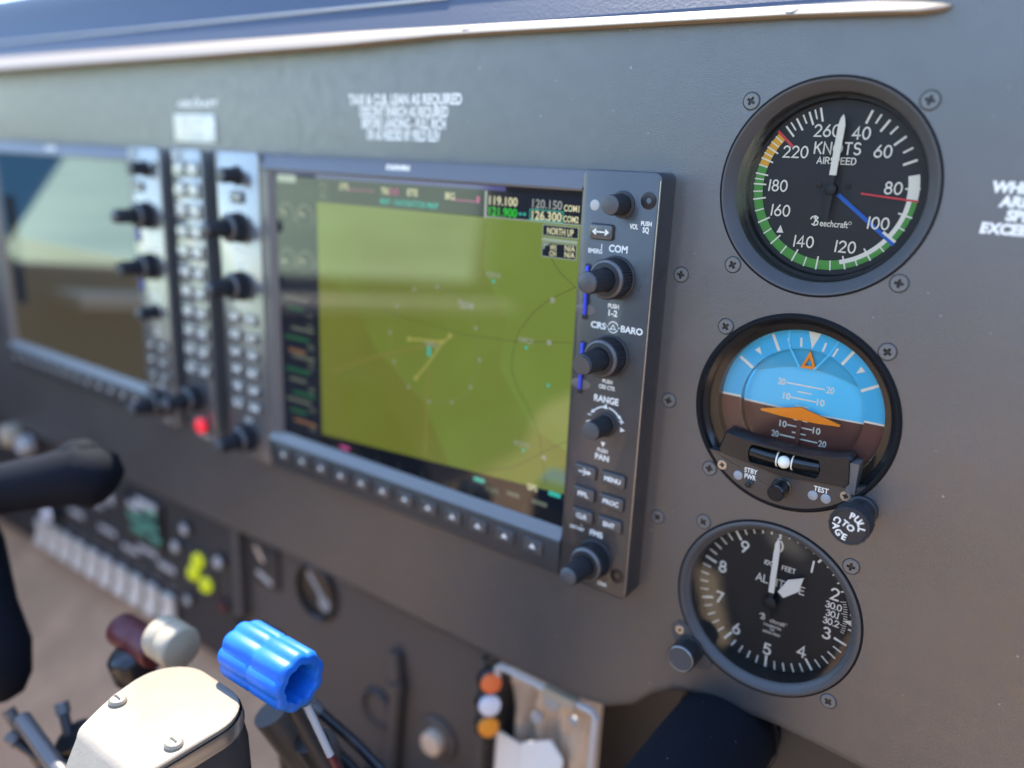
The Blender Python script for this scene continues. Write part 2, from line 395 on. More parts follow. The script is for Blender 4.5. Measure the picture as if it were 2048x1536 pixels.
# left cabin side with its long window: sill, forward post and rear post
def wall_prism(pts, x0, x1):
    mb = MB(); n = len(pts); mb.add([(x0, y, z) for y, z in pts]+[(x1, y, z) for y, z in pts], [tuple(range(n)), tuple(range(n, 2*n))]+[(i, (i+1) % n, n+(i+1) % n, n+i) for i in range(n)]); return mb
wall = solo('cabin_wall', wall_prism([(500, -690), (-1900, -690), (-1900, -300), (-1010, -244), (-120, -134), (-105, -114), (-330, 180), (-270, 180), (20, -90), (500, -100)], -960, -905), 'lining', (-930, 0, -690), kind='structure')
part('window_sill', wall_prism([(-150, -164), (-150, -178), (-1000, -292), (-1000, -274)], -906, -835), 'sill', wall)
part('rear_post', wall_prism([(-1010, -244), (-1900, -300), (-1900, 260), (-1100, 260)], -958, -907), 'lining', wall)

g = MB(); g.box(690, 740, -1900, 500, -690, 130); solo('cabin_wall', g, 'lining', (715, -700, -690), kind='structure')
g = MB(); g.box(-900, 690, -1930, -1900, -690, -120); solo('rear_bulkhead', g, 'leather', (-100, -1915, -690), kind='structure')
# main panel: one painted sheet with three round cut-outs and a rolled lower edge
LOW = [(-900, -257), (-420, -257), (-300, -257), (-160, -260.5), (-92, -260.5), (-72, -257), (-58, -249), (-48, -238), (-38, -231), (-26, -228), (13, -226.5), (55, -230), (160, -236), (560, -244)]
OUT = LOW+[(560, 58), (160, 61), (34, 64), (-20, 64), (-150, 64), (-400, 64), (-900, 64)]
HOLES = [circ(0, 0, 40.2, 96), circ(0, -88.35, 40.5, 96), circ(0, -176.57, 40.2, 96)]
g = MB(); g.holed(OUT, HOLES, 0)
for h in HOLES:
    n = len(h); g.add([(x, 0, z) for x, z in h]+[(x, 2.5, z) for x, z in h], [(i, (i+1) % n, n+(i+1) % n, n+i) for i in range(n)])
roll = []
for a in (0, 22, 45, 67, 90): roll.append((6*(1-math.cos(math.radians(a))), -6*math.sin(math.radians(a))))
roll.append((18, -6))
vs = []; fs = []
for dy, dz in roll: vs += [(x, dy, z+dz) for x, z in LOW]
n = len(LOW)
for k in range(len(roll)-1):
    for i in range(n-1): fs.append((k*n+i, k*n+i+1, (k+1)*n+i+1, (k+1)*n+i))
g.add(vs, fs)
panel = solo('instrument_panel', g, 'panel', (0, 0, -230), kind='structure')

# countersunk cross-head screws, one mesh shared by all
def screw_mesh(r=4.0):
    mb = MB(); cr = []; a, b = r*.16, r*.52
    for k in range(4):
        t = k*math.pi/2; c, s_ = math.cos(t), math.sin(t)
        for (x, z) in ((b, -a), (b, a), (a*1.15, a*1.15)): cr.append((x*c-z*s_, x*s_+z*c))
    mb.holed(circ(0, 0, r*.9, 32), [cr], -.55)
    o1 = circ(0, 0, r*.9, 32); o2 = circ(0, 0, r, 32); n = 32
    mb.add([(x, -.55, z) for x, z in o1]+[(x, -.08, z) for x, z in o2], [(i, (i+1) % n, n+(i+1) % n, n+i) for i in range(n)])
    n = len(cr); mb.add([(x, -.55, z) for x, z in cr]+[(x*.75, -.06, z*.75) for x, z in cr], [(i, (i+1) % n, n+(i+1) % n, n+i) for i in range(n)]+[tuple(range(n, 2*n))])
    me = mesh_from('screw', mb, (0, 0, 0)); me.materials.append(M['screw']); me.materials.append(M['recess'])
    for p in me.polygons:
        if p.center.y > -.00045 and math.hypot(p.center.x, p.center.z) < r*.7*S: p.material_index = 1
    return me
def washer_ring(r=3.5):
    mb = MB(); mb.band(0, 0, 3.1, r, 0, 360, -.03, 12); me = mesh_from('screw_gap', mb, (0, 0, 0)); me.materials.append(M['dark']); return me
SCREW = screw_mesh(3.15); GAP = washer_ring()
def put_screw(parent, x, z, y=0., rot=None, mesh=None):
    o = copy_part(mesh or SCREW, 'screw', parent, (x, y, z)); o.rotation_euler.y = math.radians(random.uniform(0, 90) if rot is None else rot)
    if mesh is None:
        q = bpy.data.objects.new('screw_gap', GAP); COL.objects.link(q); q.parent = o
    return o
s_ = 31.43
for cz, sk in ((0, ()), (-88.35, (3,)), (-176.57, (2,))):
    for k, (dx, dz) in enumerate(((-s_, s_), (s_, s_), (-s_, -s_), (s_, -s_))):
        if k not in sk: put_screw(panel, dx, cz+dz)
for z in (-38, -93.6, -149.6): put_screw(panel, -53.5, z)
# white placard lettering on the panel
for t, z, w in (('TAXI & CLB, LEAN AS REQUIRED', 33.2, 79), ('DESCENT ENRICH AS REQUIRED', 27.2, 62), ('BEFORE LANDING - FULL RICH', 21.4, 59), ('OR AS NEEDED BY FIELD ELEV', 15.6, 52)):
    word(panel, t, -215.5, z, 4.9, -.06, width=w, bold=.03)
for t, x, z in (('WHEN', 54.8, 4.0), ('ARE', 57.6, -.6), ('SPEED', 60.4, -5.0), ('EXCEED', 53.6, -9.6)):
    word(panel, t, x, z, 3.3, -.06, bold=.06, align='L', shear=.08)
word(panel, 'AIRCRAFT', -394, 31.5, 3.6, -.06, width=43, bold=.03)
g = MB(); g.poly([(-397, 33.8), (-391, 33.8), (-394, 38)], -.06); part('emblem', g, 'legend', panel)

# lower panels
g = MB(); g.box(-900, -398, 10, 22, -386, -258); g.box(-900, -398, 10, 40, -390, -386.2)
lowp = solo('lower_panel', g, 'sub', (-600, 10, -372), kind='structure')
solo('kick_panel', wall_prism([(44, -391), (70, -391), (70, -519), (-150, -519)], -900, -300), 'kick', (-600, 44, -519), kind='structure')
g = MB(); g.box(-397.6, -152, 16, 28, -560, -258)
cenp = solo('centre_panel', g, 'subbrown', (-280, 16, -560), kind='structure')
g = MB(); g.box(-157, -153.5, 4, 130, -560, -272)
g.box(-153, 200, 130, 140, -680, -225)
foot = solo('footwell_side', g, 'subbrown', (-150, 60, -560), kind='structure')
g = MB(); g.box(-30, 560, 22, 30, -420, -222); solo('right_lower_panel', g, 'sub', (100, 22, -420), kind='structure')

# ------------------------------------------------------------------ glareshield
gs = thing('glareshield', 'blue grey vinyl glareshield with a cream sunlit lip above the instrument panel', 'glareshield', (-300, 10, 64))
prof = [(-.5, 64), (2, 66.6), (7.2, 79.6), (8.6, 81), (16, 100.5), (20.5, 112), (25, 117.5), (32, 120), (160, 136)]
xs = [-900, -600, -300, -150, -20, 40, 100, 160, 560]
vs = []; fs = []
for x in xs:
    dz = 0 if x < 30 else -(min(x, 160)-30)*.03-max(0, x-160)*.008
    vs += [(x, y, z+dz) for y, z in prof]
n = len(prof)
for i in range(len(xs)-1):
    for k in range(n-1): fs.append((i*n+k, (i+1)*n+k, (i+1)*n+k+1, i*n+k+1))
g = MB(); g.add(vs, fs); part('hood', g, 'hood', gs, ang=50)
g = MB(); g.tube([(x, 7.3, 80.2) for x in (-900, -500, -192)], .8, 8); part('seam', g, 'legend', gs)
st = [(-900, 58.4, 67.6), (-660, 59.2, 67.8), (-520, 60, 67.6), (-387, 60.4, 67.4), (-253, 61.4, 67), (-215, 62.3, 66.6), (-184, 62.9, 66.2), (-154, 62.9, 66.0), (-101, 62.5, 65.4), (-19, 62.0, 64.6), (10, 61.2, 63.8), (24, 60.6, 63.0), (30, 60.9, 62.4), (33, 61.4, 61.7)]
vs = []; fs = []
for x, zb, zt in st:
    hh = (zt-zb); yf = -(1.2+1.7*hh); zf = 7+(zb-7)*(320+yf)/320; vs += [(x, yf+.3, zf-.9), (x, yf-.2, zf-.5), (x, yf, zf), (x, -.8, zt-.2), (x, 1.5, zt), (x, 1.5, zf-.9)]
for i in range(len(st)-1):
    for k in range(6):
        j = (k+1) % 6; fs.append((i*6+k, (i+1)*6+k, (i+1)*6+j, i*6+j))
fs.append(tuple(range(6))); fs.append(tuple((len(st)-1)*6+k for k in range(6)))
g = MB(); g.add(vs, fs); lip = part('lip', g, 'cream', gs, ang=40)
for x, z in ((-171, 63.6), (-19, 62.3)):
    g = MB(); g.lathe((x, -3.4, z+.35), (0, -.52, .85), [(2.6, -.6), (2.6, .15), (2.0, .3)], 20, cap1=True); part('lip_screw', g, 'hood', lip)

# ------------------------------------------------------------------ airspeed indicator
AY = 12.
asi = thing('airspeed_indicator', 'round black airspeed dial in knots with green and white arcs, topmost of the three gauges', 'gauge', (0, 0, 0))
def ring_part(parent, cz, prof, m='ring', name='bezel', n=96):
    g = MB(); g.lathe((0, 0, cz), (0, 1, 0), prof, n); return part(name, g, m, parent)
ring_part(asi, 0, [(39.5, -.5), (38.8, -.4), (35.3, 3.6), (35.0, 4.2), (34.9, 12.4)])
ring_part(asi, 0, [(40.5, .1), (40.35, -.15), (39.9, -.5), (39.5, -.55), (39.4, 2.0)], 'rim', 'rim')
g = MB(); g.disc(0, 0, 35.2, 12.5); dial = part('dial', g, 'dial', asi)
g = MB(); g.band(0, 0, 33.2, 34.8, 0, 360, 9, 5); g.lathe((0, 0, 0), (0, 1, 0), [(33.2, 9), (32.8, 12.4)], 96); part('spacer_ring', g, 'dial', asi)
g = MB(); g.band(0, 0, 27.2, 30.7, 94.5, 106, AY); g.band(0, 0, 28.9, 30.7, 106, 163, AY); g.band(0, 0, 27.2, 30.7, 163, 285, AY)
g = MB(); g.band(0, 0, 28.95, 30.8, 95.6, 166.8, AY); g.band(0, 0, 27.2, 30.8, 166.8, 285, AY); part('green_arc', g, 'green', asi)
g = MB(); g.band(0, 0, 26.9, 30.8, 77, 95.4, AY); g.band(0, 0, 27.2, 28.9, 95.6, 166.6, AY); part('white_arc', g, 'white', asi)
g = MB(); g.band(0, 0, 27.2, 30.8, 285.2, 311, AY); part('yellow_arc', g, 'yellow', asi)
g = MB(); y1 = AY-.08
for a in (344.2, 336.1, 326.6, 317.9): g.tick(0, 0, 25.8, 31, a, .75, y1)
for a in (340.2, 331.6, 322): g.tick(0, 0, 27.3, 31, a, .6, y1)
for a in (19.9, 33.5, 49.5, 67.3): g.tick(0, 0, 25.8, 30.8, a, .85, y1)
for a in (26.6, 40.6, 58.5): g.tick(0, 0, 27.2, 30.8, a, .7, y1)
for a in (86.6, 106.3, 145, 163.1, 183.7, 202.5, 223, 241.8, 259.7, 271.1, 279, 290.5, 299): g.tick(0, 0, 25.9, 31.1, a, .6, y1)
g.tick(0, 0, 25.2, 31.1, 125.0, 1.0, y1)
for a in (115.6, 134.5, 154.5, 173.5, 193, 212.5, 232.5, 250.8, 265.5, 275, 285.3, 294.5, 303.5, 308): g.tick(0, 0, 27.2, 31, a, .5, y1)
part('tick_marks', g, 'white', asi)
g = MB()
for t, a, r in (('260', 347.2, 22.1), ('40', 20.2, 22.2), ('60', 48.2, 21.8), ('80', 85.8, 21.9), ('100', 121.7, 21.8), ('120', 159.4, 22.7), ('140', 201.4, 22.2), ('160', 243.9, 21.0), ('180', 270.9, 21.1), ('220', 310.3, 20.8)):
    strokes(g, t, r*math.sin(math.radians(a)), r*math.cos(math.radians(a)), 4.1, .62, y1)
strokes(g, 'KNOTS', -.2, 15.2, 4.1, .62, y1, stretch=1.02); strokes(g, 'AIRSPEED', 0, 10.6, 2.3, .42, y1, stretch=1.08)
part('numerals', g, 'white', asi)
def script_logo(parent, cx, cz, y, w):
    k = w/15.; g = MB()
    g.path([(cx+k*(a-7.2), cz+k*b) for a, b in [(1.0, -1.5), (1.4, 0), (1.6, 1.7), (1.0, 1.1)]], .5*k, y)
    g.path([(cx+k*(a-7.2), cz+k*b) for a, b in [(-.3, .8), (.2, 1.6), (1.4, 2.0), (2.4, 1.4), (1.9, .5), (1.5, .3)]], .5*k, y-.02)
    g.path([(cx+k*(a-7.2), cz+k*b) for a, b in [(1.6, .3), (2.6, -.1), (2.5, -1.2), (1.4, -1.6), (.4, -1.2)]], .5*k, y-.04)
    part('lettering', g, 'white', parent)
    word(parent, 'eechcraft', cx+1.5*k, cz-.5*k, 2.4*k, y, m='white', width=10.6*k, bold=.015)
    g = MB(); g.path(circ(cx+7.4*k, cz+.2*k, .55*k, 14), .16*k, y, closed=True); part('registered_mark', g, 'white', parent)
script_logo(asi, 1.0, -12.4, y1, 15)
g = MB(); g.poly([(-19.4, -18), (-16.6, -17.9), (-18.1, -14.9)], y1); part('speed_bug', g, 'white', asi)
g = MB(); g.tick(0, 0, 10.8, 31.2, 95.0, .75, AY-.2); part('red_line', g, 'red', asi); g = MB(); g.tick(0, 0, 23, 31.6, 311.8, 1.0, AY-.2); part('red_line', g, 'red', asi)
g = MB(); g.tick(0, 0, 3.0, 31.4, 126.9, 1.5, AY-.05); part('blue_line', g, 'blue', asi)
g = MB()
for x in (-5.2, 5.6): g.lathe((x, AY+.3, 1.4), (0, -1, 0), [(1.0, 0), (1.0, .5), (.6, .7)], 12, cap1=True)
part('dial_screw', g, 'dial', asi)
ny = 9.5
g = MB(); g.extr([(-1.3, 5.3), (1.3, 5.3), (1.4, 23.5), (.8, 26), (.1, 27.4), (-.7, 26), (-1.2, 23.5)], ny, ny-.5)
g.v = [(v[0]*math.cos(.035)+v[2]*math.sin(.035), v[1], -v[0]*math.sin(.035)+v[2]*math.cos(.035)) for v in g.v]; ndl = part('needle', g, 'white', asi)
g = MB(); g.extr([(-.9, -11.2), (.9, -11.2), (1.2, 0), (1.0, 5.2), (-1.0, 5.2), (-1.2, 0)], ny, ny-.5); g.lathe((0, ny+3, 0), (0, -1, 0), [(2.2, 0), (2.2, 3.9), (1.2, 4.3)], 20, cap1=True); part('needle_hub', g, 'dial', ndl)
g = MB(); g.disc(0, 0, 35.25, 4.0); part('glass', g, 'glass', asi)

# ------------------------------------------------------------------ attitude indicator
Z0 = -88.35
att = thing('attitude_indicator', 'attitude gauge with blue sky, brown earth and orange aircraft bar between the other two dials', 'gauge', (0, 0, Z0))
ring_part(att, Z0, [(38.9, -1.0), (38.4, 1.5), (36.6, 3), (36.4, 6), (33.6, 6.4), (33.4, 10.8)], 'gloss')
ring_part(att, Z0, [(41.1, .1), (41.0, -.2), (40.0, -1.2), (39.3, -1.3), (38.8, -.9), (38.7, 2.0)], 'rim', 'rim')
def zz(pts): return [(x, Z0+z) for x, z in pts]
ARC = [(33.3*math.sin(math.radians(a)), 33.3*math.cos(math.radians(a))) for a in range(-89, 90, 3)]
g = MB(); q = 10.5
def ring_half(a0, a1): g.band(0, Z0, 25.3, 33.4, a0, a1, q, 3)
ring_half(-89.5, 89.5); rs = part('roll_ring_sky', g, 'sky', att)
g = MB(); ring_half(90.2, 269.8); part('roll_ring_earth', g, 'earth', att)
def half_edge(a0, a1, m):
    g = MB(); vs = []; K = 40
    for i in range(K+1):
        t = math.radians(a0+(a1-a0)*i/K); vs += [(25.3*math.sin(t), 10.5, Z0+25.3*math.cos(t)), (25.2*math.sin(t), 14.6, Z0+25.2*math.cos(t))]
    g.add(vs, [(2*i, 2*i+1, 2*i+3, 2*i+2) for i in range(K)]); part('roll_ring_edge', g, m, att)
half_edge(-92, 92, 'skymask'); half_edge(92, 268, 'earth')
g = MB(); y2 = q-.08
g.rect(-33.3, -25.3, Z0-.1, Z0+.75, y2); g.rect(25.3, 33.3, Z0-.1, Z0+.75, y2)
for a in (-27, 32.6): g.tick(0, Z0, 25.5, 32.8, a, 1.2, y2)
for a in (-57.6, 61.2): g.tick(0, Z0, 25.5, 32.6, a, 1.2, y2)
for a in (-6.4, -16.4, 12.8, 22.4): g.tick(0, Z0, 26, 29.8, a, .85, y2)
g.tick(0, Z0, 25.8, 32.6, 3.2, .05, y2, 4.9)
for a in (-43, 46): g.tick(0, Z0, 27.2, 30.4, a, .05, y2, 2.6)
part('roll_marks', g, 'white', rs)
# ball, slightly domed, in two colours with its pitch ladder
yb = 14.6
def cap_mesh(keep):
    mb = MB(); bm = bmesh.new(); R_ = 25.6; N = 26
    rows = []
    for j in range(N+1):
        z = -R_+2*R_*j/N
        if keep == 's': z = -2+(R_+2)*j/N
        else: z = -R_+(R_-2)*j/N
        hw = math.sqrt(max(0, R_*R_-z*z)); rows.append([(hw*(-1+2*i/20), z) for i in range(21)])
    bm.free()
    vs = [(x, yb+.9-1.6*(1-(x*x+z*z)/(R_*R_)), Z0+z) for r in rows for x, z in r]; fs = []
    for j in range(N):
        for i in range(20): fs.append((j*21+i, j*21+i+1, (j+1)*21+i+1, (j+1)*21+i))
    mb.add(vs, fs); return mb
ball = part('ball_sky', cap_mesh('s'), 'skyball', att, ang=80)
ballb = part('ball_earth', cap_mesh('e'), 'earth', att, ang=80)
def onball(mb, dy=.06):
    mb.v = [(x, yb+.9-1.6*(1-min(1, (x*x+(z-Z0)**2)/655.))-dy, z) for x, y, z in mb.v]; return mb
g = MB()
for i in range(20): g.rect(-25.2+2.52*i, -25.2+2.52*(i+1), Z0-2.35, Z0-1.65, 0)
part('horizon_line', onball(g), 'white', ball)
g = MB()
for z, w in ((9.1, 7.9), (6.2, 2.9), (3.3, 5.2), (.2, 2.9), (-5.9, 2.9), (-8.9, 5.2), (-11.7, 2.9), (-14.0, 7.9)):
    g.rect(-w, 0, Z0+z-.28, Z0+z+.28, 0); g.rect(0, w, Z0+z-.28, Z0+z+.28, 0)
part('pitch_lines', onball(g), 'white', ball)
for t, z, x in (('20', 9.2, 9.9), ('10', 3.4, 7.0), ('10', -8.9, 7.0), ('20', -14.0, 9.9)):
    for sx in (-1, 1): part('pitch_numeral', onball(text_mb(t, sx*x, Z0+z, 2.7, 0, bold=.02, width=3.1)), 'white', ball)
# upper mask behind the roll pointer
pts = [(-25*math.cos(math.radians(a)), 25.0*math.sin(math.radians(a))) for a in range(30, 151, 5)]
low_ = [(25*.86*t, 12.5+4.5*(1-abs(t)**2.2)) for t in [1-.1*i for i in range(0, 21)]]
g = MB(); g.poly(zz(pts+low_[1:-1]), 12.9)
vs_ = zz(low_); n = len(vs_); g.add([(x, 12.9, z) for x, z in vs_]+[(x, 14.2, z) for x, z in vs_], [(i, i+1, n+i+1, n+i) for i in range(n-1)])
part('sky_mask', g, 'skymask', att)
g = MB(); g.path(zz([(-8.5, 32.8), (-7.6, 25.5), (-2.6, 17.6)]), .8, 10.1); g.path(zz([(11.5, 30.8), (8.6, 24.8), (3.6, 17.6)]), .8, 10.1)
part('index_bracket', g, 'skyball', att)
g = MB(); T = [(.7, 24.6), (-2.5, 17.0), (3.9, 17.2)]
tin = [(.7, 21.6), (-1.0, 18.2), (2.3, 18.3)]
yo = 11.6
g.add([(x, yo, Z0+z) for x, z in T]+[(x, yo, Z0+z) for x, z in tin]+[(x, yo+.8, Z0+z) for x, z in T]+[(x, yo+.8, Z0+z) for x, z in tin], [(0, 1, 4, 3), (1, 2, 5, 4), (2, 0, 3, 5), (0, 1, 7, 6), (1, 2, 8, 7), (2, 0, 6, 8), (3, 4, 10, 9), (4, 5, 11, 10), (5, 3, 9, 11)])
part('roll_pointer', g, 'orange', att)
g = MB(); g.extr(zz([(-16.5, -3.8), (-16.3, -3.5), (0, .5), (16.3, -3.5), (16.5, -3.8), (16.2, -4.3), (8, -4.9), (0, -5.1), (-8, -4.9), (-16.2, -4.3)]), 12.4, 11.4); part('aircraft_symbol', g, 'orange', att)
g = MB(); g.extr(zz([(-.9, -5), (.9, -5), (.9, -16), (-.9, -16)]), 13.2, 12.4); part('symbol_post', g, 'earth', att)
g = MB(); g.extr(zz([(-.9, -14.3), (.9, -14.3), (3.2, -17.5), (-3.2, -17.5)]), 8, 2); part('post_foot', g, 'black', att)
# lower housing with slip ball
g = MB(); tp = [(-25.5, -12.4), (-20, -13.2), (-8, -14.2), (0, -14.4), (8, -14.2), (19, -12.6), (24.2, -11.0), (25.6, -12.2)]
bt = [(26.5, -22.5), (25.0, -24.2), (0, -26.4), (-26.5, -22.6), (-27.8, -20.6)]
pp = zz(tp+bt); cx_, cz_ = 0, Z0-18.5
g.add([(x, 7, z) for x, z in pp]+[(x, -1.6, z) for x, z in pp]+[(cx_+(x-cx_)*.97, -2.8, cz_+(z-cz_)*.93) for x, z in pp],
      [(i, (i+1) % 13, 13+(i+1) % 13, 13+i) for i in range(13)]+[(13+i, 13+(i+1) % 13, 26+(i+1) % 13, 26+i) for i in range(13)])
slot = zz([(-13.2+1.5*math.cos(math.radians(a))*1.0, -19.3+3.9*math.sin(math.radians(a))) for a in range(90, 271, 20)]+[(13.2+1.5*math.cos(math.radians(a)), -19.3+3.9*math.sin(math.radians(a))) for a in range(-90, 91, 20)])
face = [(cx_+(x-cx_)*.97, cz_+(z-cz_)*.93) for x, z in pp]
g.holed(face, [slot], -2.8); n = len(slot)
g.add([(x, -2.8, z) for x, z in slot]+[(x, 1.2, z) for x, z in slot], [(i, (i+1) % n, n+(i+1) % n, n+i) for i in range(n)]+[tuple(range(n, 2*n))])
hs = part('slip_housing', g, 'black', att)
g = MB(); g.tube([(-14.2, .2, Z0-19.1), (-7, .2, Z0-19.6), (0, .2, Z0-19.8), (7, .2, Z0-19.6), (14.2, .2, Z0-19.1)], 2.9, 20); part('slip_tube', g, 'gloss', hs)
g = MB(); g.lathe((.2, -2.0, Z0-19.8), (0, 0, 1), [(2.6*math.sin(math.radians(a)), -2.6*math.cos(math.radians(a))) for a in range(2, 180, 11)], 22, cap0=True, cap1=True); part('slip_ball', g, 'white', hs)
for x in (-2.9, 3.3):
    g = MB(); g.tube([(x, .2-3.05*math.cos(math.radians(a)), Z0-19.75+3.05*math.sin(math.radians(a))) for a in range(-80, 81, 20)], .32, 8); part('centre_line', g, 'white', hs)
g = MB(); g.box(25.0, 28.6, -2.2, 6, Z0-26, Z0-13.5); part('housing_end', g, 'bezelm', hs)
g = MB(); ch = [(39.0*math.sin(math.radians(a)), 39.0*math.cos(math.radians(a))) for a in range(122, 239, 3)]
g.extr(zz([(-32.5, -22.0), (-27.6, -22.4), (0, -26.2), (26.6, -24.0), (32.0, -21.8)]+[p for p in ch if p[1] < -21.6]), 3, -1.3); fp = part('control_plate', g, 'bezel', att)
SCR2 = screw_mesh(2.2); SCR2.materials[0] = M['steel']
for x, z in ((-25.5, -27.8), (25.4, -27.6)): put_screw(att, x, Z0+z, -1.35, mesh=SCR2)
for x, z in ((-18.2, -30.7), (13.1, -30.9), (18.2, -30.9)):
    g = MB(); g.lathe((x, -1.2, Z0+z), (0, -1, 0), [(2.0, 0), (2.0, .4), (1.4, .75)], 20, cap1=True); part('indicator_lens', g, 'led', fp)
for t, x, z, w in (('STBY', -13.0, -27.4, 5.6), ('PWR', -13.0, -30.1, 4.9), ('TEST', 15.9, -27.7, 5.8)): word(fp, t, x, Z0+z, 2.1, -1.38, width=w, bold=.02)
g = MB(); g.lathe((-13.0, -1.2, Z0-33.2), (0, -1, 0), [(1.6, 0), (1.6, .7), (1.1, .9), (1.1, 2.4), (.7, 2.8)], 16, cap1=True); part('plunger', g, 'black', fp)
g = MB(); g.lathe((.4, -1.2, Z0-31.3), (0, -1, 0), [(4.3, 0), (4.3, .6), (3.6, .8), (3.5, 7.5), (3.0, 8.2)], 28, cap1=True); part('push_knob', g, 'gloss', fp)
g = MB(); g.disc(0, Z0, 36.6, 3.6); part('glass', g, 'glass', att)
# pull-to-cage knob
kx, kz = 31.8, Z0-32.2
g = MB(); g.lathe((kx, 0, kz), (0, -1, 0), [(6.2, 0), (6.2, 2), (5.4, 2.4), (5.4, 10), (6.8, 11)], 36)
g.lathe((kx, 0, kz), (0, -1, 0), [(6.8, 11), (7.5, 11.8), (7.6, 12.2), (7.6, 18.8), (7.2, 19.4)], 72, wob=lambda i, k: 1 if (k in (0, 4)) else (1 if i % 4 < 2 else .975)); ck = part('cage_knob', g, 'rubber', att)
g = MB(); g.disc(kx, kz, 7.25, -19.4, 48); g.lathe((kx, 0, kz), (0, -1, 0), [(6.7, 19.4), (6.5, 19.7), (6.3, 19.45)], 48); part('knob_cap', g, 'rubber', ck)
def arcword(txt, r, a0, step, parent, up):
    for i, c in enumerate(txt):
        a = a0+i*step; t = math.radians(a); x = kx+r*math.sin(t); z = kz+r*math.cos(t)
        word(parent, c, x, z, 2.4, -19.75, bold=.03, rot=-a if up else 180-a)
arcword('PULL', 4.6, 18-8, 27, ck, True); arcword('CAGE', 4.5, 291, -33, ck, False)
word(ck, 'TO', kx-.2, kz+.3, 2.4, -19.75, bold=.03, rot=-28)

# ------------------------------------------------------------------ altimeter
Z1 = -176.57; LY = 11.
alt = thing('altimeter', 'altitude gauge with two white pointers and a setting knob, lowest of the three dials', 'gauge', (0, 0, Z1))
ring_part(alt, Z1, [(39.5, -.5), (38.4, -.9), (37.4, -.5), (36.6, .6), (35.9, 1.0), (35.2, 2.0), (35.0, 3), (35.0, 11.2)])
ring_part(alt, Z1, [(40.5, .1), (40.35, -.15), (39.9, -.5), (39.5, -.55), (39.4, 2.0)], 'rim', 'rim')
g = MB(); g.disc(0, Z1, 35.2, LY+.2); part('dial', g, 'dial', alt)
g = MB(); y3 = LY
for k in range(50):
    a = k*7.2+(-1.2)
    if 67 < a % 360 < 100: continue
    big = k % 5 == 0; g.tick(0, Z1, 28.6 if big else 30.2, 34.2, a, 1.0 if big else .62, y3)
for k in range(14): g.tick(0, Z1, 29.8 if k % 5 else 28.9, 31.4, 72+2.05*k, .28, y3)
for a in (69.5, 75, 82, 88, 94): g.tick(0, Z1, 32.4, 34.2, a, .7, y3)
part('tick_marks', g, 'altwhite', alt)
g = MB(); g.poly([(29.8, Z1+1.0), (34, Z1+2.6), (34, Z1-.6)], y3-.1); part('setting_index', g, 'altwhite', alt)
g = MB()
for k in range(10):
    if k in (7,): pass
    a = math.radians(36*k-1.2); r = 25.3 if k != 2 else 27
    px, pz = (25.0, 11.6) if k == 2 else (r*math.sin(a), r*math.cos(a))
    strokes(g, str(k), px, Z1+pz, 5.0, .85, y3-.02)
strokes(g, 'ALTITUDE', 2, Z1+8.2, 3.4, .55, y3-.02, stretch=1.06); strokes(g, 'FEET', 4.8, Z1+16.0, 2.0, .38, y3-.02); strokes(g, '100', -4.0, Z1+16.2, 2.0, .38, y3-.02)
part('numerals', g, 'altwhite', alt)
g = MB()
for t, z in (('30.0', 6.1), ('30.1', 2.3), ('30.2', -1.5)): strokes(g, t, 25.2, Z1+z, 2.7, .5, y3-.04, gap=.16)
part('pressure_scale', g, 'altwhite', alt)
script_logo(alt, 1.2, Z1-10.2, y3, 12)
word(alt, 'CALIBRATED', 1.4, Z1-13.4, 1.1, y3-.02, m='altwhite', width=8); word(alt, 'TO', 1.4, Z1-15.1, 1.1, y3-.02, m='altwhite'); word(alt, '20000 FEET', 1.4, Z1-16.8, 1.1, y3-.02, m='altwhite', width=8)
g = MB(); g.extr([(-1.2, Z1+5.0), (1.2, Z1+5.0), (1.25, Z1+24), (.9, Z1+28), (-.2, Z1+31.2), (-1.0, Z1+28), (-1.3, Z1+24)], 7.0, 6.4); n1 = part('long_pointer', g, 'altwhite', alt)
ca, sa = math.cos(math.radians(38)), math.sin(math.radians(38))
sp = [(-1.7, 6), (1.7, 6), (3.2, 13.5), (0, 20), (-3.2, 13.5)]
g = MB(); g.extr([(x*ca+z*sa, Z1-x*sa+z*ca) for x, z in sp], 8.4, 7.9); n2 = part('short_pointer', g, 'altwhite', alt)
g = MB(); g.extr([(-1.0, Z1-9), (1.0, Z1-9), (1.0, Z1+4.9), (-1.0, Z1+4.9)], 7.0, 6.4); g.lathe((0, LY, Z1), (0, -1, 0), [(3, 0), (3, 5), (1.8, 5.6)], 20, cap1=True); part('pointer_hub', g, 'dial', n1)
g = MB(); g.disc(0, Z1, 35.3, 2.6); part('glass', g, 'altglass', alt)
# lug and setting knob at its lower left
g = MB(); lug = []
for cx, cz, r, a0, a1 in ((-34.5, -25.0, 6.0, 70, 250), (-25.0, -34.5, 6.0, 200, 400)):
    lug += [(cx+r*math.cos(math.radians(a0+(a1-a0)*i/10)), Z1+cz+r*math.sin(math.radians(a0+(a1-a0)*i/10))) for i in range(11)]
lug = [(x, z) for x, z in [(-30, Z1-25.6)]+lug+[(-25.6, Z1-30.5)]]
hull = [(-33, Z1-21.5), (-38, Z1-20.5), (-41, Z1-24), (-40.5, Z1-28), (-37, Z1-33), (-31.5, Z1-38.5), (-26, Z1-41), (-21, Z1-39.5), (-19.5, Z1-35.5), (-24, Z1-32), (-29, Z1-27)]
g.extr(hull, .2, -.8); lg = part('mounting_lug', g, 'subbrown', alt)
put_screw(alt, -36.6, Z1-24.6, -.8, mesh=SCR2)
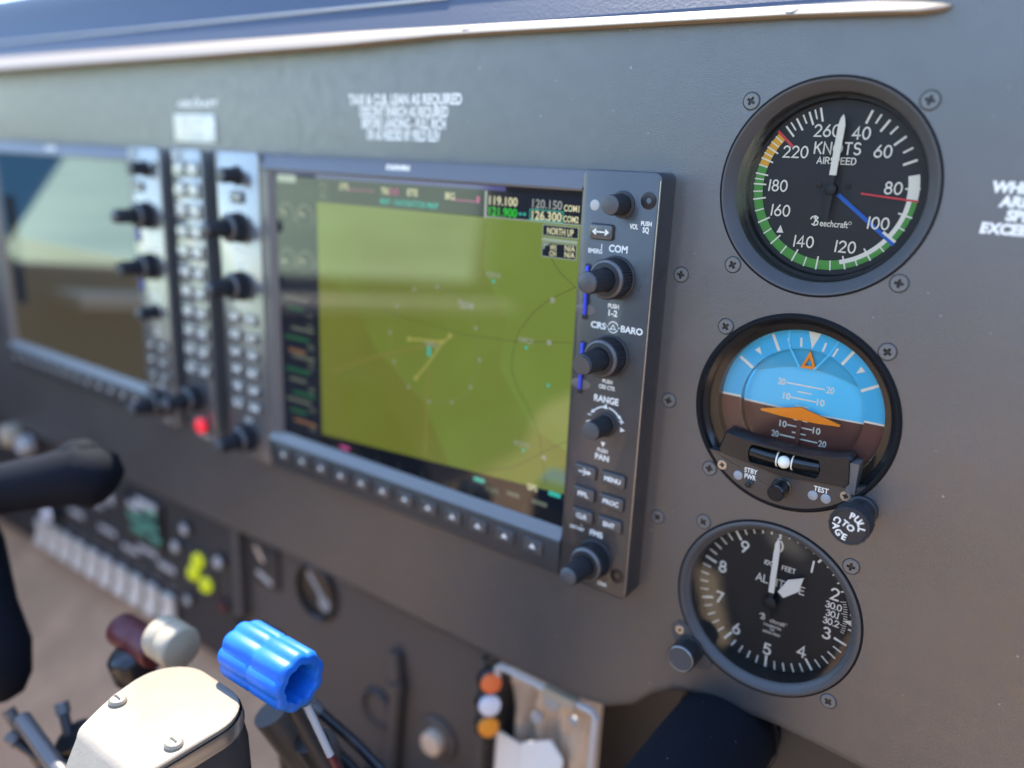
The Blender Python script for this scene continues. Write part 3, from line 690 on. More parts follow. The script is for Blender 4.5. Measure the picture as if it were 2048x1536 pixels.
g = MB(); g.lathe((-30.6, -.6, Z1-32.0), (0, -1, 0), [(6.4, 0), (6.4, 1.2), (5.3, 1.6), (5.3, 3), (6.3, 3.4), (6.5, 4.0), (6.5, 10.6), (6.1, 11.2)], 48); bk = part('setting_knob', g, 'rubber', alt)
g = MB(); g.disc(-30.6, Z1-32.0, 5.6, -11.9, 36); part('knob_face', g, 'knobtip', bk)
g = MB(); g.lathe((-30.6, -.6, Z1-32.0), (0, -1, 0), [(6.1, 11.2), (5.9, 11.4), (5.6, 11.3)], 48); part('knob_edge', g, 'steel', bk)

# ------------------------------------------------------------------ display units
YF = -12.0
def knurled(mb, x, z, r, y0, y1, n=36, taper=1.0, d=.05):
    """ribbed barrel between y0 and y1 (towards the viewer)"""
    mb.lathe((x, 0, z), (0, 1, 0), [(r, y0), (r, y0-.3), (r*taper, y1+.5), (r*taper*.94, y1)], n*2, wob=lambda i, k: 1 if (i % 2 == 0 or k == 3) else 1-d)
def dual_knob(parent, x, z, y, tip='dome'):
    g = MB(); g.lathe((x, 0, z), (0, 1, 0), [(9.4, y), (9.4, y-.7), (8.7, y-1.1)], 40); knurled(g, x, z, 8.7, y-1.1, y-8.6, 40)
    g.lathe((x, 0, z), (0, 1, 0), [(8.2, y-8.6), (7.2, y-9.6), (5.2, y-9.8)], 40); k = part('knob', g, 'rubber', parent)
    g = MB(); g.lathe((x, 0, z), (0, 1, 0), [(8.15, y-8.7), (7.9, y-9.1), (7.2, y-9.7)], 40); part('knob_edge', g, 'bezelm', k)
    g = MB(); knurled(g, x, z, 5.0, y-9.7, y-23.4, 28, .93, .06); part('inner_knob', g, 'rubber', k)
    g = MB()
    if tip == 'dome':
        g.lathe((x, 0, z), (0, 1, 0), [(4.45, y-23.2), (4.3, y-23.9), (3.6, y-24.5), (2.2, y-24.9), (.05, y-25.05)], 32)
    else:
        m = []
        for i in range(28):
            t = 2*math.pi*i/28; m.append((4.5*math.cos(t), 4.5*math.sin(t)))
        g.add([(x+a, y-23.2, z+b) for a, b in m]+[(x+a*.9, y-24.3+(1.6 if b < -2.4 else 0)*0-.25*b*(a > 0), z+b*.9) for a, b in m], [(i, (i+1) % 28, 28+(i+1) % 28, 28+i) for i in range(28)]+[tuple(range(28, 56))])
    part('knob_cap', g, 'knobtip', k)
    return k
def single_knob(parent, x, z, y, r, L, collar=1.35, cap='knobtip'):
    g = MB(); g.lathe((x, 0, z), (0, 1, 0), [(r*collar, y), (r*collar, y-.6), (r*1.08, y-.9)], 36); knurled(g, x, z, r*1.04, y-.9, y-L+.8, 28, .97); k = part('knob', g, 'rubber', parent)
    g = MB(); g.lathe((x, 0, z), (0, 1, 0), [(r*.97, y-L+.9), (r*.93, y-L+.3), (r*.7, y-L), (.05, y-L-.15)], 32); part('knob_cap', g, cap, k); return k
def key(parent, x0, x1, z0, z1, y, txt=None, h=2.2, tw=None, m='key', icon=None, lm='print', up=1.7):
    g = MB(); g.rrect(x0, x1, z0, z1, 1.1, y, y-up, .45, 3); k = part('key', g, m, parent)
    g = MB(); g.rrect(x0-.5, x1+.5, z0-.5, z1+.5, 1.4, y+.3, y-.12, .1, 3); part('key_surround', g, 'dark', k)
    if txt: word(k, txt, (x0+x1)/2, (z0+z1)/2, h, y-up-.06, width=tw, m=lm, bold=.03)
    if icon:
        g = icon(MB(), (x0+x1)/2, (z0+z1)/2, y-up-.06); part('symbol', g, lm, k)
    return k
def ic_swap(g, x, z, y):
    g.rect(x-2.6, x+2.6, z-.3, z+.3, y)
    for s in (-1, 1): g.poly([(x+s*4.2, z), (x+s*2.2, z+1.5), (x+s*2.2, z-1.5)], y)
    return g
def ic_direct(g, x, z, y):
    g.poly([(x+3.4, z), (x+1.6, z+1.2), (x+1.6, z-1.2)], y); g.rect(x-3.2, x+1.6, z-.3, z+.3, y); g.path(arc(x-.9, z, 1.5, 1.5, -80, 80, 8), .5, y-.02); return g

def gdu(T, dx, strip_x, primary=False):
    """one display unit: frame, screen, right key strip, softkeys; dx shifts it along the panel"""
    y = YF
    XL, XR = -317+dx, -97+dx
    # frame round the screen
    g = MB()
    def bar(sec, x0, x1):       # section in (y, z) swept along X
        n = len(sec); g.add([(x0, a, b) for a, b in sec]+[(x1, a, b) for a, b in sec], [(i, (i+1) % n, n+(i+1) % n, n+i) for i in range(n)]+[tuple(range(n)), tuple(range(n, 2*n))])
    bar([(0, 3), (-8.5, 3), (-9.4, 2.4), (-13.2, -4.8), (-13.0, -5.8), (-10.2, -6.4), (0, -6.4)], XL, XR)
    fr = part('top_frame', g, 'bezelm', T)
    g = MB(); bar([(0, -165.6), (-10.2, -165.6), (-13.6, -171.4), (-14, -172.6), (-13, -189.0), (-12, -190), (0, -190)], XL, XR); bf = part('bottom_frame', g, 'bezelf', T)
    g = MB(); bar([(-10.0, -165.3), (-10.5, -165.3), (-13.8, -171.0), (-13.4, -171.3)], XL, XR); part('screen_ledge', g, 'ledge', bf)  # chamfer coloured paler, with the sky's reflection put into its grey
    g = MB(); n = 0
    for (a, b) in ((XL, -306.0+dx),):
        pr = [(a, 0), (a, -12.2), (a+1, -13.2), (b-3.5, -13.2), (b-2.6, -12.6), (b, -10.2), (b, 0)]
        m = len(pr); g.add([(x, yy, -6.2) for x, yy in pr]+[(x, yy, -165.7) for x, yy in pr], [(i, (i+1) % m, m+(i+1) % m, m+i) for i in range(m)]+[tuple(range(m)), tuple(range(m, 2*m))])
    part('side_frame', g, 'bezelm', T)
    word(fr, 'GARMIN', -207.5+dx, -.8, 3.0, -11.6, width=16.5, bold=.06)
    for v in bpy.data.objects[-1:] if False else []: pass
    # screen
    g = MB(); g.rect(-307+dx, XR+.2, -166.2, -5.6, -10.3); sc = part('screen', g, 'scr', T)
    # softkeys along the bottom
    for i in range(12):
        x = -302.4+17.31*i+dx
        g = MB(); g.rrect(x-5.6, x+5.6, -182.2, -174.6, 1.2, -13.2, -14.9, .5, 3); k = part('softkey', g, 'key', bf)
        g = MB(); g.poly([(x-2.0, -179.4), (x+2.0, -179.4), (x, -176.6)], -14.96); part('arrow', g, 'print', k)
    # right strip
    x = -77.5+dx; ys = -13.
    g = MB(); g.rrect(-97+dx, -59.8+dx, -190, 3.4, 3.2, 0, ys, .9, 5); st = part('key_strip', g, 'bezel_glare' if primary else 'bezel', T)
    g = MB(); g.tube([(-60.5+dx, -12.75, -187), (-60.5+dx, -12.75, 0)], .22, 8); part('edge_highlight', g, 'steel', st)  # thin pale strip imitating the highlight along the bezel edge
    g = MB(); g.lathe((-90.2+dx, ys, -11.3), (0, -1, 0), [(2.3, -.2), (2.3, .1), (1.9, .25)], 20, cap1=True); part('light_sensor', g, 'legend', st)
    single_knob(st, -76.8+dx, -10.2, ys, 4.2, 11.5)
    for (jx, jz) in ((-65+dx, -7.9), (-65.1+dx, -178.7)):
        g = MB(); g.lathe((jx, ys, jz), (0, -1, 0), [(3.6, -.3), (3.6, .12), (3.3, .2), (1.2, .2), (1.1, -.1), (.6, -.2)], 28, cap1=True); part('fastener', g, 'black', st)
    key(st, -91.2+dx, -80+dx, -25.2, -19.2, ys, icon=ic_swap)
    L = [('VOL', -70.8, -18.8, 2.0, 3.9), ('PUSH', -65.2, -17.2, 1.75, 4.9), ('SQ', -65.2, -19.8, 2.1, 2.9), ('EMERG', -88.5, -30.6, 1.75, 6.9), ('COM', -77.4, -28.7, 2.9, 9.0), ('PUSH', -77.6, -53.3, 1.9, 5.3), ('1-2', -77.6, -56.4, 2.5, 4.4),
         ('CRS', -84.4, -62.7, 2.7, 7.6), ('BARO', -67.9, -62.5, 2.7, 10.5), ('PUSH', -77.8, -87.2, 1.6, 4.9), ('CRS CTR', -77.8, -89.9, 1.75, 8.1), ('RANGE', -77.7, -95.6, 2.9, 12.5), ('PUSH', -77.7, -119.7, 1.7, 5.3), ('PAN', -77.7, -123, 2.7, 7.2),
         ('FMS', -77.7, -161.2, 2.7, 6.8), ('DFLT MAP', -88.2, -161.4, 1.5, 7.6), ('CRSR', -72.6, -185.4, 1.7, 5.0)]
    for t, lx, lz, h, w in L: word(st, t, lx+dx, lz, h, ys-.06, width=w, bold=.03)
    g = MB(); g.rect(-85.7+dx, -85.3+dx, -29.4, -27.4, ys-.06); g.rect(-86+dx, -85.8+dx, -160.2, -158.6, ys-.06)
    g.path(arc(-77+dx, -62.5, 2.4, 2.4, 25, 155, 8), .42, ys-.06); g.path(arc(-77+dx, -62.5, 2.4, 2.4, 205, 335, 8), .42, ys-.06)
    g.path([(-78.2+dx, -63.4), (-75.8+dx, -63.4), (-77+dx, -61.4)], .4, ys-.08, closed=True); g.rect(-80.4+dx, -79.4+dx, -62.7, -62.3, ys-.06); g.rect(-74.6+dx, -73.6+dx, -62.7, -62.3, ys-.06)
    rx, rz = -77.3+dx, -107.2
    g.path(arc(rx, rz, 8.2, 8.2, 100, 140, 6), .65, ys-.06); g.path(arc(rx, rz, 8.2, 8.2, 80, 40, 6), .65, ys-.06)
    def tri(cx, cz, a, s=1.5):
        g.poly([(cx+s*math.cos(math.radians(a+q)), cz+s*math.sin(math.radians(a+q))) for q in (0, 130, 230)], ys-.06)
    tri(rx-.4, rz+8.4, 90); tri(rx+8.7, rz-.6, 0); tri(rx-.4, rz-9.4, 270); tri(rx-7.0, rz+4.8, 225, 1.2); tri(rx+7.0, rz+4.8, -45, 1.2); tri(rx-8.7, rz-.6, 180)
    g.rect(rx+6.8, rx+9.2, rz+2.9, rz+3.4, ys-.06); g.rect(rx+7.75, rx+8.25, rz+1.95, rz+2.85, ys-.06); g.rect(rx+7.75, rx+8.25, rz+3.45, rz+4.35, ys-.06); g.rect(rx-9.4, rx-7.6, rz+2.8, rz+3.3, ys-.06)
    part('strip_symbols', g, 'print', st)
    dual_knob(st, x, -40.9, ys); dual_knob(st, x, -75.2, ys, 'cut'); dual_knob(st, x, -173.6, ys)
    single_knob(st, rx, rz, ys, 4.4, 13.5, 1.3)
    for i, ((ta, wa), (tb, wb)) in enumerate(((('', 0), ('MENU', 8.4)), (('FPL', 5.6), ('PROC', 8.2)), (('CLR', 5.8), ('ENT', 6.0)))):
        zt = -128.7-11.1*i
        key(st, -90.9+dx, -79.6+dx, zt-6, zt, ys, ta or None, 2.2, wa or None, icon=None if ta else ic_direct); key(st, -76.7+dx, -64.5+dx, zt-6, zt, ys, tb, 2.2, wb)
    for za, zb in ((-36.4, -61.2), (-70.9, -95.4)):
        g = MB(); g.rrect(-93+dx, -89.8+dx, zb, za, .6, ys+.4, ys-.08, .05, 2); sl = part('card_slot', g, 'dark', st)
        g = MB(); g.rrect(-92.2+dx, -90.6+dx, zb+2.2, za-.8, .5, ys, ys-1.4, .3, 2); part('memory_card', g, 'cardblue', sl)
        for sx in (-1, 1):
            g = MB(); cx = -91.4+dx+sx*1.0
            pts = [(cx+sx*4.2*math.cos(math.radians(a)), zb+4.6+2.3*math.sin(math.radians(a))) for a in range(-90, 91, 15)]
            nn = len(pts); g.add([(px, ys-.1, pz) for px, pz in pts]+[(cx+(px-cx)*.55, ys-.35, zb+4.6+(pz-zb-4.6)*.45) for px, pz in pts], [(i, i+1, nn+i+1, nn+i) for i in range(nn-1)]+[tuple(range(nn, 2*nn))]); part('finger_notch', g, 'bezelm', sl)
    return sc, st

def left_strip(T, x0, x1, z0, z1, keys):
    ys = -13.; g = MB(); g.rrect(x0, x1, z0, z1, 3.2, 0, ys, .9, 5); st = part('key_strip', g, 'bezel_glare', T); x = (x0+x1)/2
    single_knob(st, x, -10.2, ys, 4.4, 12); dual_knob(st, x, -41, ys); dual_knob(st, x, -76.5, ys); dual_knob(st, x, -176, ys)
    key(st, x-6, x+6, -26, -19.6, ys, icon=ic_swap)
    for t, z, w in (('NAV', -29.4, 9), ('PUSH 1-2', -54.5, 13), ('HDG', -64, 9), ('PUSH SYNC', -88.5, 14), ('ALT', -164, 8)): word(st, t, x, z, 2.8, ys-.06, width=w, bold=.03)
    for i, (a, b) in enumerate(keys):
        zt = -94-11.4*i
        key(st, x-14, x-2.5, zt-6.4, zt, ys, a, 3.4, 8.5, m='key_glare'); key(st, x+2.5, x+14, zt-6.4, zt, ys, b, 3.4, 8.5, m='key_glare')
    return st

mfd = thing('map_display', 'flat display showing a green terrain map, with a knob strip on its right', 'display', (-208, 0, -190))
sc, st = gdu(mfd, 0, -77.5)
left_strip(mfd, -359.5, -317.4, -190, 3.4, (('AP', 'FD'), ('HDG', 'ALT'), ('NAV', 'VNV'), ('APR', 'BC'), ('VS', 'UP'), ('FLC', 'DN')))
# the picture on the map display (flat print on the screen)
Y0 = -10.34; Y1 = -10.40; Y2 = -10.46; Y3 = -10.52
def flat(name, m, mb): return part(name, mb, m, sc)
g = MB(); g.poly([(-270.8, -158.4), (-98.2, -148), (-98.2, -20.6), (-270.8, -21.4)], Y0); flat('map_area', 'map', g)
g = MB(); g.poly([(-270.6, -158.2), (-170, -152.4), (-190, -120), (-225, -98), (-245, -70), (-270.6, -60)], Y0-.03); flat('map_low_ground', 'mapolive', g)
g = MB(); g.poly([(-98.3, -126), (-120, -118), (-140, -92), (-136, -70), (-152, -44), (-150, -21), (-98.3, -21)], Y0-.03); flat('map_high_ground', 'mapgreen', g)
g = MB(); g.rect(-270.8, -152, -21.2, -8.5, Y0); flat('top_bar', 'bar', g)
g = MB(); g.rect(-306, -140, -8.4, -6.0, Y0); flat('top_band', 'violet', g)
g = MB(); g.rect(-150.4, -98.2, -20.4, -8.6, Y0); flat('com_bar', 'bar', g)
g = MB(); g.rect(-152, -150.6, -21.3, -8.8, Y1); g.rect(-150.6, -98.2, -20.9, -20.4, Y1); flat('bar_frame', 'frame', g)
def stx(t, x, z, h, m, w=None, bold=.02): part('screen_text', text_mb(t, x, z, h, Y3, w, bold), m, sc)
stx('119.100', -141, -12.9, 3.8, 'txw', 16.4); stx('121.900', -141, -17.9, 3.8, 'txg', 16.4); stx('120.150', -116.4, -12.8, 3.8, 'txgrey', 16.2); stx('126.300', -116.4, -17.9, 3.8, 'txw', 16.2)
stx('COM1', -103.4, -13.7, 2.7, 'txw', 8); stx('COM2', -103.4, -18.4, 2.7, 'txw', 8)
g = MB(); g.path([(-125.6, -15.5), (-107.6, -15.5), (-107.6, -20.1), (-125.6, -20.1)], .4, Y2, closed=True); flat('tuning_box', 'txc', g)
g = MB(); ic = MB(); 
for s in (-1, 1): g.poly([(-129.8+s*2.4, -18), (-129.8+s*.9, -17), (-129.8+s*.9, -19)], Y2)
g.rect(-130.8, -128.8, -18.2, -17.8, Y2); flat('transfer_arrow', 'txc', g)
g = MB(); g.rect(-118, -99.2, -26.6, -21.9, Y1); g.rect(-118, -99.6, -36, -29.4, Y1); flat('info_box', 'bar', g)
g = MB(); g.path([(-118, -21.8), (-99.2, -21.8), (-99.2, -26.6), (-118, -26.6)], .35, Y2, closed=True); g.rect(-118.4, -99.3, -28.9, -27.6, Y2); g.path([(-118, -29.6), (-99.6, -29.6), (-99.6, -36), (-118, -36)], .35, Y2, closed=True); g.poly([(-117.4, -30), (-114.6, -30), (-114.6, -30.7), (-116.4, -30.9), (-116.8, -32.6), (-117.4, -32.6)], Y2); flat('box_frame', 'frame', g)
stx('NORTH UP', -108.6, -24.3, 2.9, 'txw', 14); stx('N/A', -103, -31.2, 2.3, 'txw', 5.4); stx('N/A', -103, -34, 2.3, 'txw', 5.4); stx('WS', -112, -31.5, 2.2, 'txw', 3.6); stx('CN', -112, -34.2, 2.2, 'txw', 3.6)
stx('GS', -264.6, -14.7, 8, 'txd', 8); stx('DTK', -248, -12.0, 3.2, 'txw', 7); stx('TRK', -217.4, -12.6, 3.2, 'txw', 6); stx('360', -211, -12.4, 3.4, 'txm', 7); stx('ETE', -198.2, -12.3, 3.2, 'txw', 7); stx('BRG', -173.4, -12.5, 3.2, 'txw', 6)
g = MB(); g.rect(-172, -156.5, -14.4, -13.8, Y1); flat('course_mark', 'txm', g); g = MB(); g.rect(-157, -154.8, -14.6, -11.6, Y2); flat('course_mark', 'txm', g); g = MB(); g.rect(-246, -225, -13.4, -12.9, Y1); flat('course_mark', 'txm', g)
stx('MAP - NAVIGATION MAP', -200.8, -17.8, 3.0, 'txc', 40)
# range ring, airports, roads, labels
g = MB(); g.path(circ(-183, -89, 30.6, 60), .45, Y1, closed=True); flat('range_ring', 'mapring', g)
for i in range(12):
    a = math.radians(30*i+4); g = MB(); cx, cz = -183+31*math.sin(a), -89+31*math.cos(a); g.poly([(cx-.8, cz-.8), (cx+.8, cz-.8), (cx+.8, cz+.9), (cx-.8, cz+.9)], Y2); flat('ring_mark', 'maplab', g)
g = MB(); g.path([(-99, -48), (-112, -55), (-121, -62.5), (-129, -73), (-132, -84), (-132.2, -93), (-128, -101), (-121.6, -109), (-117, -116), (-113.5, -124), (-109, -146)], .38, Y1); g.path([(-215, -76), (-163.6, -79.8), (-131, -78), (-99.4, -73.5)], .34, Y1-.02); g.path([(-98.6, -121), (-112, -130), (-128, -142), (-150, -150)], .45, Y1-.04); g.path([(-113, -36), (-108, -42), (-99, -48)], .4, Y1-.02); flat('road', 'mapline', g)
g = MB(); g.path([(-262, -118), (-230, -104), (-187.3, -89.5), (-178, -86)], 1.2, Y1-.02); g.path([(-187.4, -150), (-187, -120), (-186, -103)], 1.6, Y1-.04); g.path([(-268, -73), (-165, -64), (-151, -55)], .01, Y1); flat('highway', 'mapyel', g)
g = MB(); g.path([(-171.6, -81.8), (-178, -88), (-187, -100), (-194.8, -108.6)], 1.0, Y2); g.path([(-200, -88.2), (-189, -87), (-177, -86)], 1.1, Y2-.02); flat('course_line', 'maprun', g)
g = MB()
for x, z in ((-171.6, -81.8), (-194.8, -108.6), (-200, -88.2), (-177.2, -86)): g.disc(x, z, 1.4, Y2-.05, 12)
flat('waypoint', 'maprun', g)
g = MB(); g.poly([(-186.8, -95), (-184.6, -95), (-184.6, -90.2), (-185.7, -89), (-186.8, -90.2)], Y3); flat('aircraft_marker', 'txc', g)
for t, x, z in (('KBNA', -145, -47.7), ('KMQY', -124.2, -76.5), ('KSYI', -124.1, -128.7), ('KBNA', -183.8, -88.4)): stx(t, x, z, 2.4, 'maplab', 9)
stx('25NM', -161, -64.8, 3.2, 'maplab', 9, .05)
for t, x, z in (('S', -110.8, -55.4), ('S', -111.4, -75.4), ('S', -110.7, -132.4)):
    g = MB(); g.disc(x, z, 1.4, Y2, 14); flat('route_shield', 'maplab', g)
for x, z in ((-145, -50.8), (-124.2, -80), (-110.6, -96), (-123, -131.6)):
    g = MB(); g.disc(x, z, .9, Y2, 10); flat('airport_symbol', 'txc', g)
# engine strip at the left of the map
g = MB(); g.rect(-306, -271.2, -162, -7, Y0); flat('engine_strip', 'bar', g)
g = MB(); g.rect(-304, -288, -12, -7.8, Y1); flat('engine_title', 'frame', g)
for cz in (-31, -57):
    for cx in (-297, -281):
        g = MB(); g.band(cx, cz, 6.4, 7.6, -120, 120, Y1, 8); flat('engine_arc', 'txd', g)
        g = MB(); g.tick(cx, cz, 1.5, 6.2, random.uniform(-100, -20), 1.0, Y2, .3); flat('engine_needle', 'txw', g)
        stx(str(random.randint(10, 29))+'.'+str(random.randint(0, 9)), cx, cz-5.2, 3.0, 'txd', 8)
for i, (z, m) in enumerate(((-78, 'txd'), (-84, 'txdg'), (-96, 'txd'), (-102, 'txdg'), (-110, 'txo'), (-113, 'txd'), (-122, 'txdg'), (-128, 'txd'), (-136, 'txdg'), (-141, 'txd'), (-148, 'txdg'), (-154, 'txo'))):
    g = MB(); a, b = (-302+3*(i % 3), -276-4*((i+1) % 3)); g.rect(a, b, z-1.6, z+.4, Y1); flat('engine_bar', m, g)
    stx(str(random.randint(20, 380)), -279, z-3.6 if i % 2 else z+2.6, 2.4, 'txd', 5.5)
for x, z, m, w in ((-150, -154.8, 'txc', 7), (-103.6, -149.6, 'txc', 7), (-128, -156.6, 'txd', 8), (-112, -156.6, 'txd', 9)):
    g = MB(); g.rect(x-w/2, x+w/2, z-1.2, z+1.2, Y2); flat('map_scale_bar', m, g)
stx('NM', -141.4, -158.1, 3.6, 'txd', 8); stx('GPS', -116.7, -149.6, 3, 'txw', 6)
g = MB(); g.rect(-255, -247, -163.6, -161, Y2); flat('softkey_legend', 'txm', g)
g = MB()
for i in range(1, 12):
    x = -302.4-8.65+17.31*i; g.rect(x-.12, x+.12, -165, -160.6, Y1)
flat('softkey_divider', 'txd', g)

pfd = thing('flight_display', 'flat display left of the red button with a window mirrored in its glass', 'display', (-570, 0, -190))
sc, st = gdu(pfd, -361, -438.5, True)
g = MB(); g.rect(-667.6, -458.4, -74, -6, Y0); flat('sky_picture', 'pfdsky', g)
g = MB(); g.rect(-667.6, -458.4, -166, -74.1, Y0); flat('earth_picture', 'pfdearth', g)
g = MB(); g.rect(-667.6, -458.4, -74.6, -73.8, Y1); flat('horizon_bar', 'txgrey', g)
g = MB(); g.rect(-660, -640, -130, -40, Y1); flat('speed_tape', 'bar', g)

# ------------------------------------------------------------------ audio panel
aud = thing('audio_panel', 'narrow key panel between the two displays with a glowing red button at its foot', 'audio panel', (-391, 0, -190))
g = MB(); g.rrect(-407, -375, -190, 3.4, 2.5, 0, -12.5, .8, 4); ab = part('body', g, 'bezel_glare', aud)
rows = [('COM1', 'MIC1'), ('COM2', 'MIC2'), ('COM3', 'MIC3'), ('1/2', 'TEL'), ('PA', 'SPKR'), ('MKR', 'SENS'), ('DME', 'NAV1'), ('ADF', 'NAV2'), ('AUX', 'SQ'), ('PLAY', 'CREW'), ('PILOT', 'COPLT')]
for i, (a, b) in enumerate(rows):
    zt = -4-13.2*i
    key(ab, -404.5, -392.3, zt-9.2, zt, -12.5, a, 3.8, 9.6, m='key_glare'); key(ab, -389.7, -377.5, zt-9.2, zt, -12.5, b, 3.8, 9.6, m='key_glare')
dual_knob(ab, -396, -161, -12.5)
g = MB(); g.lathe((-390, -12.5, -179.6), (0, -1, 0), [(6.4, 0), (6.4, 1.2), (5.4, 1.6)], 28); rb = part('button_collar', g, 'black', aud)
g = MB(); g.lathe((-390, -12.5, -179.6), (0, -1, 0), [(5.2, .5), (5.2, 3.6), (4.2, 4.4), (.05, 4.9)], 28); part('red_button', g, 'redglow', aud, 'glowing red push button')
word(ab, 'DISPLAY BACKUP', -389, -187.4, 1.8, -12.56, width=15)
# riveted data plate above it
pl = thing('data_plate', 'small pale metal data plate on the panel above the audio panel', 'plate', (-397, 0, 8))
g = MB(); g.rrect(-420, -375.5, 8, 25.2, 1, 0, -.8, .2, 3); pp_ = part('plate', g, 'placard', pl)
for i, t in enumerate(('SERIAL NO TH', 'MODEL', 'CERTIFICATE', 'TYPE')): word(pl, t, -398, 22.4-3.8*i, 1.7, -.86, m='legend', width=26-3*i)
for x, z in ((-417.6, 22.8), (-378, 22.8), (-417.6, 10.4), (-378, 10.4)):
    g = MB(); g.lathe((x, -.8, z), (0, -1, 0), [(1.1, 0), (.9, .4), (.05, .6)], 12); part('rivet', g, 'steel', pl)

# ------------------------------------------------------------------ switches on the lower panel
GR = 'pale rocker switches along the foot of the lower panel'
YS = 10.
ORD = ['first', 'second', 'third', 'fourth', 'fifth', 'sixth', 'seventh', 'eighth', 'ninth', 'tenth']
for i in range(10):
    x = -487-24.4*i
    t = thing('rocker_switch', f'pale cream rocker switch, {ORD[i]} from the right in the row above the tan floor', 'switch', (x, YS, -374), GR)
    g = MB(); g.rrect(x-10, x+10, -382.5, -354, 2, YS, YS-2.5, .6, 3); part('surround', g, 'sub', t)
    g = MB(); pr = [(YS-2.4, -356), (YS-6, -356.6), (YS-5, -368), (YS-9.5, -381), (YS-2.4, -381.6)]; n = len(pr)
    g.add([(x-8, a, b) for a, b in pr]+[(x+8, a, b) for a, b in pr], [(k, (k+1) % n, n+(k+1) % n, n+k) for k in range(n)]+[tuple(range(n)), tuple(range(n, 2*n))]); part('rocker', g, 'rocker', t)
    word(t, ('OFF', 'ON')[i % 2], x, -350.5, 2.4, YS-.06, m='legend', width=9)
gl = thing('gear_lights', 'cluster of three glowing yellow-green round lamps on the dark lower panel', 'indicator lights', (-452, YS, -320))
g = MB(); g.rrect(-463, -421, -336, -300, 3, YS, YS-1.6, .5, 3); part('mount', g, 'sub', gl)
for x, z in ((-441, -309), (-448, -322), (-432, -327)):
    g = MB(); g.lathe((x, YS-1.4, z), (0, -1, 0), [(6.2, 0), (6.2, 2.5), (4.6, 4.4), (.05, 5)], 24); part('lamp', g, 'gearlens', gl)
def knobby(name, label, cat, x, z, r, L, m, y=YS, group=None, capm=None):
    t = thing(name, label, cat, (x, y, z), group)
    g = MB(); g.lathe((x, y, z), (0, -1, 0), [(r*1.3, 0), (r*1.3, .8), (r, 1.2), (r*.94, L-1), (r*.8, L)], 28); part('skirt', g, 'black', t)
    g = MB(); g.lathe((x, y, z), (0, -1, 0), [(r*.95, L-1), (r*.8, L+.3), (.05, L+.9)], 28); part('cap', g, capm or m, t); return t
knobby('push_button', 'small round grey button above the three yellow-green lamps', 'button', -455, -286, 5.0, 5, 'legend')
knobby('push_button', 'small round grey button right of the three yellow-green lamps', 'button', -412, -300, 5.5, 5, 'legend')
knobby('push_button', 'small round grey button left of the three yellow-green lamps', 'button', -470, -306, 5.5, 5, 'legend')
knobby('warning_button', 'dark red round button at the lower right of the yellow-green lamps', 'button', -412, -338, 5.0, 4, 'mixred')
knobby('push_button', 'small grey button on the lower panel beneath the dark red button', 'button', -458, -350, 4.5, 5, 'legend')
gp = thing('annunciator', 'small legend block with green lettering on the dark lower panel', 'annunciator', (-510, YS, -310))
g = MB(); g.rrect(-545, -488, -318, -278, 2, YS, YS-3, .5, 3); part('block', g, 'black', gp)
for i, (x, z, w, m) in enumerate(((-528, -288, 20, 'legend'), (-505, -288, 18, 'greenprint'), (-530, -298, 18, 'greenprint'), (-508, -300, 26, 'greenprint'), (-524, -309, 22, 'greenprint'), (-500, -310, 16, 'greenprint'), (-510, -281, 30, 'legend'))):
    g = MB(); g.rrect(x-w/2, x+w/2, z-3.2, z+3.2, .8, YS-2.9, YS-4.2, .3, 2); part('legend_light', g, m, gp)
for x, z, w, h in ((-548, -336, 26, 5), (-520, -328, 30, 5), (-585, -330, 28, 5), (-600, -308, 22, 5), (-492, -334, 24, 6), (-575, -296, 10, 10), (-640, -330, 24, 6)):
    g = MB(); g.rrect(x-w/2, x+w/2, z-h/2, z+h/2, .6, YS, YS-.5, .15, 2); part('legend_strip', g, 'legend', lowp)
amb = thing('amber_label', 'amber label plate beneath the black control yoke', 'label', (-640, YS, -300))
g = MB(); g.rrect(-690, -632, -308, -292, 2, YS, YS-1.5, .4, 3); part('plate', g, 'amberplate', amb)
g = MB(); g.rrect(-628, -612, -306, -294, 2, YS, YS-1.2, .4, 3); part('end_plate', g, 'legend', amb)
knobby('dimmer_knob', 'white rotary knob just below the amber label', 'knob', -676, -338, 9, 12, 'whitecap')
# gauges and fittings of the centre panel
cg = thing('fuel_gauge', 'round dark gauge with pale painted reflections under the map display', 'gauge', (-310, 16, -290))
g = MB(); g.lathe((-310, 16, -291), (0, -1, 0), [(21, 0), (21, 2.5), (19.6, 3.4), (18.4, 2.6), (18, .4)], 48); part('bezel', g, 'black', cg)
g = MB(); g.disc(-310, -291, 18.2, 15.7, 40); part('dial', g, 'gloss', cg)
g = MB(); g.path([(-318, -280), (-309, -289), (-303, -296)], 5, 15.5); part('painted_glint', g, 'led', cg)  # pale stroke drawn in place of a reflection on the gauge
g = MB(); g.disc(-303, -298, 6, 15.45, 20); part('pointer_hub', g, 'led', cg)  # round end of the same painted reflection, not a hub
lv = thing('trim_indicator', 'small pale slotted fitting beside the dark round gauge', 'indicator', (-366, 16, -285))
g = MB(); g.rrect(-380, -350, -306, -272, 3, 16, 13, .6, 3); part('plate', g, 'sub', lv)
g = MB(); g.path([(-374, -277), (-367, -285)], 4, 12.8); part('mark', g, 'fabric', lv)
g = MB(); g.path([(-372, -297), (-359, -301)], 5, 12.8); part('lower_mark', g, 'legend', lv)
g = MB(); g.box(-396, -388, 8, 16, -340, -262); part('post', g, 'subbrown', cenp)
ph = thing('headset_jack', 'round tan capped knob low on the centre panel', 'knob', (-172, 0, -330))
